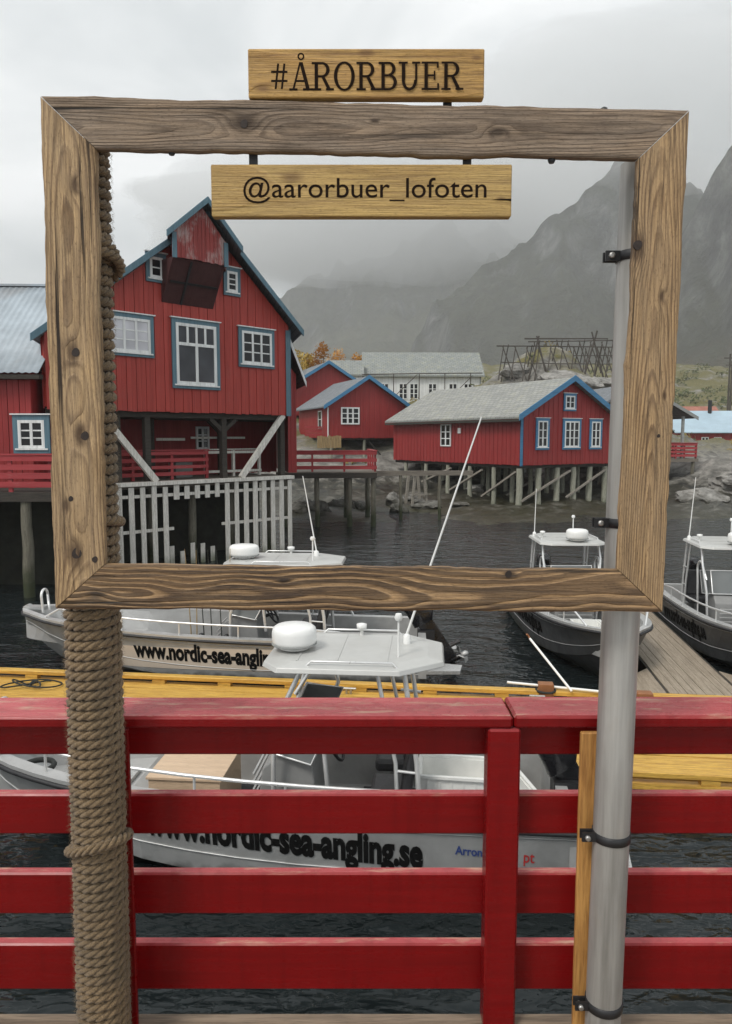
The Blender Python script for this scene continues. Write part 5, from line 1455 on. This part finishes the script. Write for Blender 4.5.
def knot(x, z, r, y=Y0 - .0012):
    mb = MB(); n = 14; vs = []
    for k in range(n):
        a = 2 * PI * k / n; rr = r * (1 + .06 * math.sin(3 * a + x * 50) + .05 * math.sin(2 * a)); vs.append((x + rr * math.cos(a), y - .0004, z + rr * 1.1 * math.sin(a)))
    mb.prism(vs, (0, .006, 0)); kn = mb.build('knot', 'knot_wood', fr)
    return kn
for (x, z, r) in ((-.278, 5.113, .0085), (-.682, 4.60, .0095), (-.668, 4.405, .0095), (-.698, 4.123, .012), (-.655, 4.108, .007), (-.707, 4.255, .006), (.345, 4.072, .008), (.63, 4.845, .010), (.695, 4.405, .004)):
    knot(x, z, r, Y0 - .0008)
for (x, z) in ((.548, 5.148), (-.45, 5.058), (.43, 5.040)):
    mb = MB(); mb.lathe((x, Y0 + .02, z - .006), [(.006, 0), (.009, .006), (.008, .013), (.003, .016)], 10); mb.build('bolt_head', 'dark_metal', fr)
# sign boards
def sign(x0, x1, z0, z1, mat, name='sign_board', y=1.766, label=None):
    mb = MB(); mb.bbox(x0, x1, y, y + .026, z0, z1, .0025); return mb.build(name, mat, fr, label)
log_wood('sign_wood_a', (0, 1.78, 5.22), 'X', (.55, .32, .085), (.36, .165, .035), (.44, .27, .10), 240, .10, .05, .09, ((-.235, -.03, .010), (.0, .045, .01), (.25, .035, .006)), .5, .25, .5, .2, 8.2)
log_wood('sign_wood_b', (0, 1.78, 4.965), 'X', (.55, .36, .115), (.38, .20, .05), (.44, .29, .12), 210, .13, .03, .09, ((-.17, .03, .014), (.31, -.018, .006)), .5, .25, .5, .2, 11.0)
s1 = sign(-.267, .268, 5.169, 5.275, 'sign_wood_a', label='upper engraved sign board standing on the frame')
s2 = sign(-.356, .335, 4.908, 5.024, 'sign_wood_b', label='lower engraved sign board hanging in the frame')
for (x, z0, z1) in ((.188, 5.14, 5.18), (-.19, 5.14, 5.18), (-.262, 5.0, 5.066), (.235, 5.0, 5.062)):
    mb = MB(); mb.box(x - .010, x + .010, 1.793, 1.798, z0, z1); mb.build('hanger', 'dark_metal', fr)
mb = MB(); mb.prism([(.292, 1.7652, 4.9458), (.318, 1.7652, 4.9445), (.334, 1.7652, 4.9425), (.334, 1.7652, 4.9475), (.31, 1.7652, 4.9478)], (0, .002, 0)); mb.build('crack', 'engraved', s2)
# slab serif capitals
class Glyphs:
    def __init__(s): s.p = []
    def poly(s, *p): s.p.append(list(p))
    def rect(s, a, b, c, d): s.poly((a, b), (c, b), (c, d), (a, d))
    def ring(s, cx, cy, rx, ry, tx, ty, a0, a1, n=22):
        for i in range(n):
            u, v = a0 + (a1 - a0) * i / n, a0 + (a1 - a0) * (i + 1) / n
            s.poly((cx + rx * math.cos(u), cy + ry * math.sin(u)), (cx + rx * math.cos(v), cy + ry * math.sin(v)), (cx + (rx - tx) * math.cos(v), cy + (ry - ty) * math.sin(v)), (cx + (rx - tx) * math.cos(u), cy + (ry - ty) * math.sin(u)))
def glyph(ch):
    g = Glyphs(); S_ = .075; T_ = .12
    if ch == '#':
        for x in (.16, .38): g.poly((x, 0.05), (x + .07, .05), (x + .17, .95), (x + .10, .95))
        for z in (.30, .62): g.rect(.04, z, .62, z + .075)
        return g.p, .70
    if ch == 'Å':
        g.poly((.10, S_), (.17, S_), (.40, 1.0), (.34, 1.0)); g.poly((.34, 1), (.46, 1), (.70, S_), (.57, S_)); g.rect(.21, .30, .57, .30 + S_)
        g.rect(-.02, 0, .27, S_); g.rect(.46, 0, .80, S_); g.ring(.40, 1.20, .12, .13, .05, .05, 0, 2 * PI)
        return g.p, .78
    if ch in 'RB':
        g.rect(.10, S_, .10 + T_, 1 - S_); g.rect(0, 0, .33, S_); g.rect(0, 1 - S_, .36, 1)
        if ch == 'R':
            g.rect(.22, .46, .36, .46 + S_); g.ring(.36, .73, .27, .27, T_, S_, -PI / 2, PI / 2); g.poly((.34, .47), (.46, .47), (.66, S_), (.53, S_)); g.rect(.50, 0, .78, S_)
            return g.p, .78
        g.rect(.22, .49, .36, .49 + S_); g.ring(.36, .755, .24, .245, T_, S_, -PI / 2, PI / 2); g.rect(.22, .001, .37, S_); g.ring(.37, .282, .28, .282, T_, S_, -PI / 2, PI / 2)
        return g.p, .72
    if ch == 'O':
        g.ring(.37, .5, .37, .52, T_, S_, 0, 2 * PI, 36); return g.p, .80
    if ch == 'U':
        g.rect(.10, .36, .10 + T_, 1 - S_); g.rect(.57, .36, .57 + S_, 1 - S_); g.rect(-.01, 1 - S_, .31, 1); g.rect(.46, 1 - S_, .75, 1); g.ring(.372, .36, .272, .375, .11, .09, PI, 2 * PI); return g.p, .80
    if ch == 'E':
        g.rect(.10, S_, .10 + T_, 1 - S_); g.rect(0, 0, .62, S_); g.rect(0, 1 - S_, .60, 1); g.rect(.2, .48, .48, .48 + S_)
        g.rect(.555, S_, .62, .24); g.rect(.535, .78, .60, 1 - S_); g.rect(.43, .36, .485, .68); return g.p, .70
polys = []; cx = 0
for ch in '#ÅRORBUER':
    ps, adv = glyph(ch); polys += [[(x + cx, z) for x, z in p_] for p_ in ps]; cx += adv
sc_x = .438 / cx; sc_z = .061
mb = MB()
for i, p_ in enumerate(polys): mb.add([(-.2175 + x * sc_x, 1.7656 - .000012 * i, 5.1845 + z * sc_z) for x, z in p_], [tuple(range(len(p_)))])
mb.build('lettering', 'engraved', s1, fixn=False)
vs, fs_ = text_mesh('@aarorbuer_lofoten', .002, 5)
mn = min(v[0] for v in vs); mxv = max(v[0] for v in vs)
mb = MB(); mb.add([(-.282 + (v[0] - mn) / (mxv - mn) * .559, 1.7654, 4.9505 + v[1] * .063) for v in vs], fs_); mb.build('lettering', 'engraved', s2, fixn=False)
# steel pipe, stud and clamps
pa, pb = Vector((.650, 1.885, DK + .001)), Vector((.672, 1.885, 5.065))
mb = MB(); mb.tube([pa, (pa + pb) / 2, pb], .0475, 28); mb.build('steel_pipe', 'pipe_steel', fr)
mb = MB(); mb.bbox(.583, .655, 1.933, 1.949, DK + .002, 3.606, .003); mb.build('stud', 'stud_wood', fr)
def clamp(z, flip=False):
    c = pa + (pb - pa) * ((z - pa.z) / (pb.z - pa.z))
    mb = MB(); mb.lathe((c.x, c.y, z - .012), [(.0482, 0), (.0505, .001), (.0505, .023), (.0482, .024)], 28)
    mb.box(c.x - .082, c.x - .046, c.y - .018, c.y - .012, z - .012, z + .012); mb.box(c.x - .082, c.x - .046, c.y + .002, c.y + .008, z - .012, z + .012)
    k = mb.build('pipe_clamp', 'dark_metal', fr)
    mb = MB(); mb.lathe((c.x - .068, c.y - .026, z), [(.004, 0), (.0075, .001), (.0075, .008)], 8, (0, 1, 0)); mb.tube([(c.x - .068, c.y - .02, z), (c.x - .068, c.y + .02, z)], .0035, 6); mb.build('bolt', 'bolt_steel', k)
for z in (3.345, 2.862, 4.845, 4.185): clamp(z)
ra, rb = Vector((-.7185, 1.88, DK + .001)), Vector((-.697, 1.88, 5.11))
mb = MB(); mb.tube([ra, rb], .048, 20); mb.build('wood_post', 'deck_plank', fr)
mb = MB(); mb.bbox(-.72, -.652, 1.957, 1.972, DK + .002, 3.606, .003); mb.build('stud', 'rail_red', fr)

# ---------------------------------------------------------------- rope wound round the post
def wind():
    mb = MB(); rnd = random.Random(9)
    r = .0126; cr = .0585; pitch = .0258; H_ = (rb - ra).length - .004; turns = H_ / pitch
    ax = (rb - ra).normalized(); ex = Vector((1, 0, 0)); ex = (ex - ax * ex.dot(ax)).normalized(); ey = ax.cross(ex)
    per = 2 * PI * cr; L = turns * per; tw = per * 3 / 15; spt = 11
    N = int(L / tw * spt)
    def center(s):
        a = s / cr; z = s / per * pitch
        wob = .0012 * fbm(a * .35, z * 9, 1, 3)
        rr = cr + .0014 * fbm(a * .2, z * 30, 4, 2)
        return ra + ax * (z + wob + .002) + (ex * math.cos(a) + ey * math.sin(a)) * rr, (ex * math.cos(a) + ey * math.sin(a)), ax
    for st in range(3):
        vs = []; m = 5
        for i in range(N + 1):
            s = L * i / N
            c, o, u = center(s)
            ph = 2 * PI * s / tw + st * 2 * PI / 3
            d = o * math.cos(ph) + u * math.sin(ph)
            p = c + d * r * .50
            tdir = ax.cross(o)
            e2 = tdir.cross(d)
            for k in range(m):
                b = 2 * PI * k / m + ph * 0
                vs.append(p + (d * math.cos(b) + e2 * math.sin(b)) * r * .60)
        mb.add(vs, [(i * m + k, i * m + (k + 1) % m, (i + 1) * m + (k + 1) % m, (i + 1) * m + k) for i in range(N) for k in range(m)], True)
    # crossing turns where the coil is tucked
    for (z0, tilt, rr, a0, a1) in ((3.325, .03, .075, 0, 6.6), (4.83, .04, .078, -1.9, 1.5), (4.815, .03, .088, -1.5, 1.2), (4.18, .015, .073, -1.9, 1.5)):
        NN = 220
        for st in range(3):
            vs = []; m = 5
            for i in range(NN + 1):
                a = a0 + (a1 - a0) * i / NN
                zc = z0 - ra.z + tilt * math.sin(a + 2.4)
                o = ex * math.cos(a) + ey * math.sin(a); c = ra + ax * zc + o * rr
                ph = 8.5 * a + st * 2 * PI / 3; d = o * math.cos(ph) + ax * math.sin(ph); e2 = ax.cross(o).cross(d)
                for k in range(m):
                    b = 2 * PI * k / m; vs.append(c + d * r * .5 + (d * math.cos(b) + e2 * math.sin(b)) * r * .6)
            mb.add(vs, [(i * m + k, i * m + (k + 1) % m, (i + 1) * m + (k + 1) % m, (i + 1) * m + k) for i in range(NN) for k in range(m)], True)
    ro = mb.build('rope', 'jute', fixn=False)
    tag(ro, 'thick brown jute rope wound tightly round the frame post', 'rope')
    fb = MB()
    for i in range(15000):
        a = rnd.uniform(0, 2 * PI); z = rnd.uniform(0, H_); o = ex * math.cos(a) + ey * math.sin(a)
        p = ra + ax * z + o * .072
        d = (o * rnd.uniform(.2, 1) + ax * rnd.uniform(-1, 1) + ax.cross(o) * rnd.uniform(-1, 1)).normalized()
        q_ = p + d * rnd.uniform(.004, .014); w_ = d.orthogonal().normalized() * .0003
        fb.add([p - w_, p + w_, q_], [(0, 1, 2)])
    f = fb.build('fibres', 'jute', ro, fixn=False); f['kind'] = 'stuff'
wind()
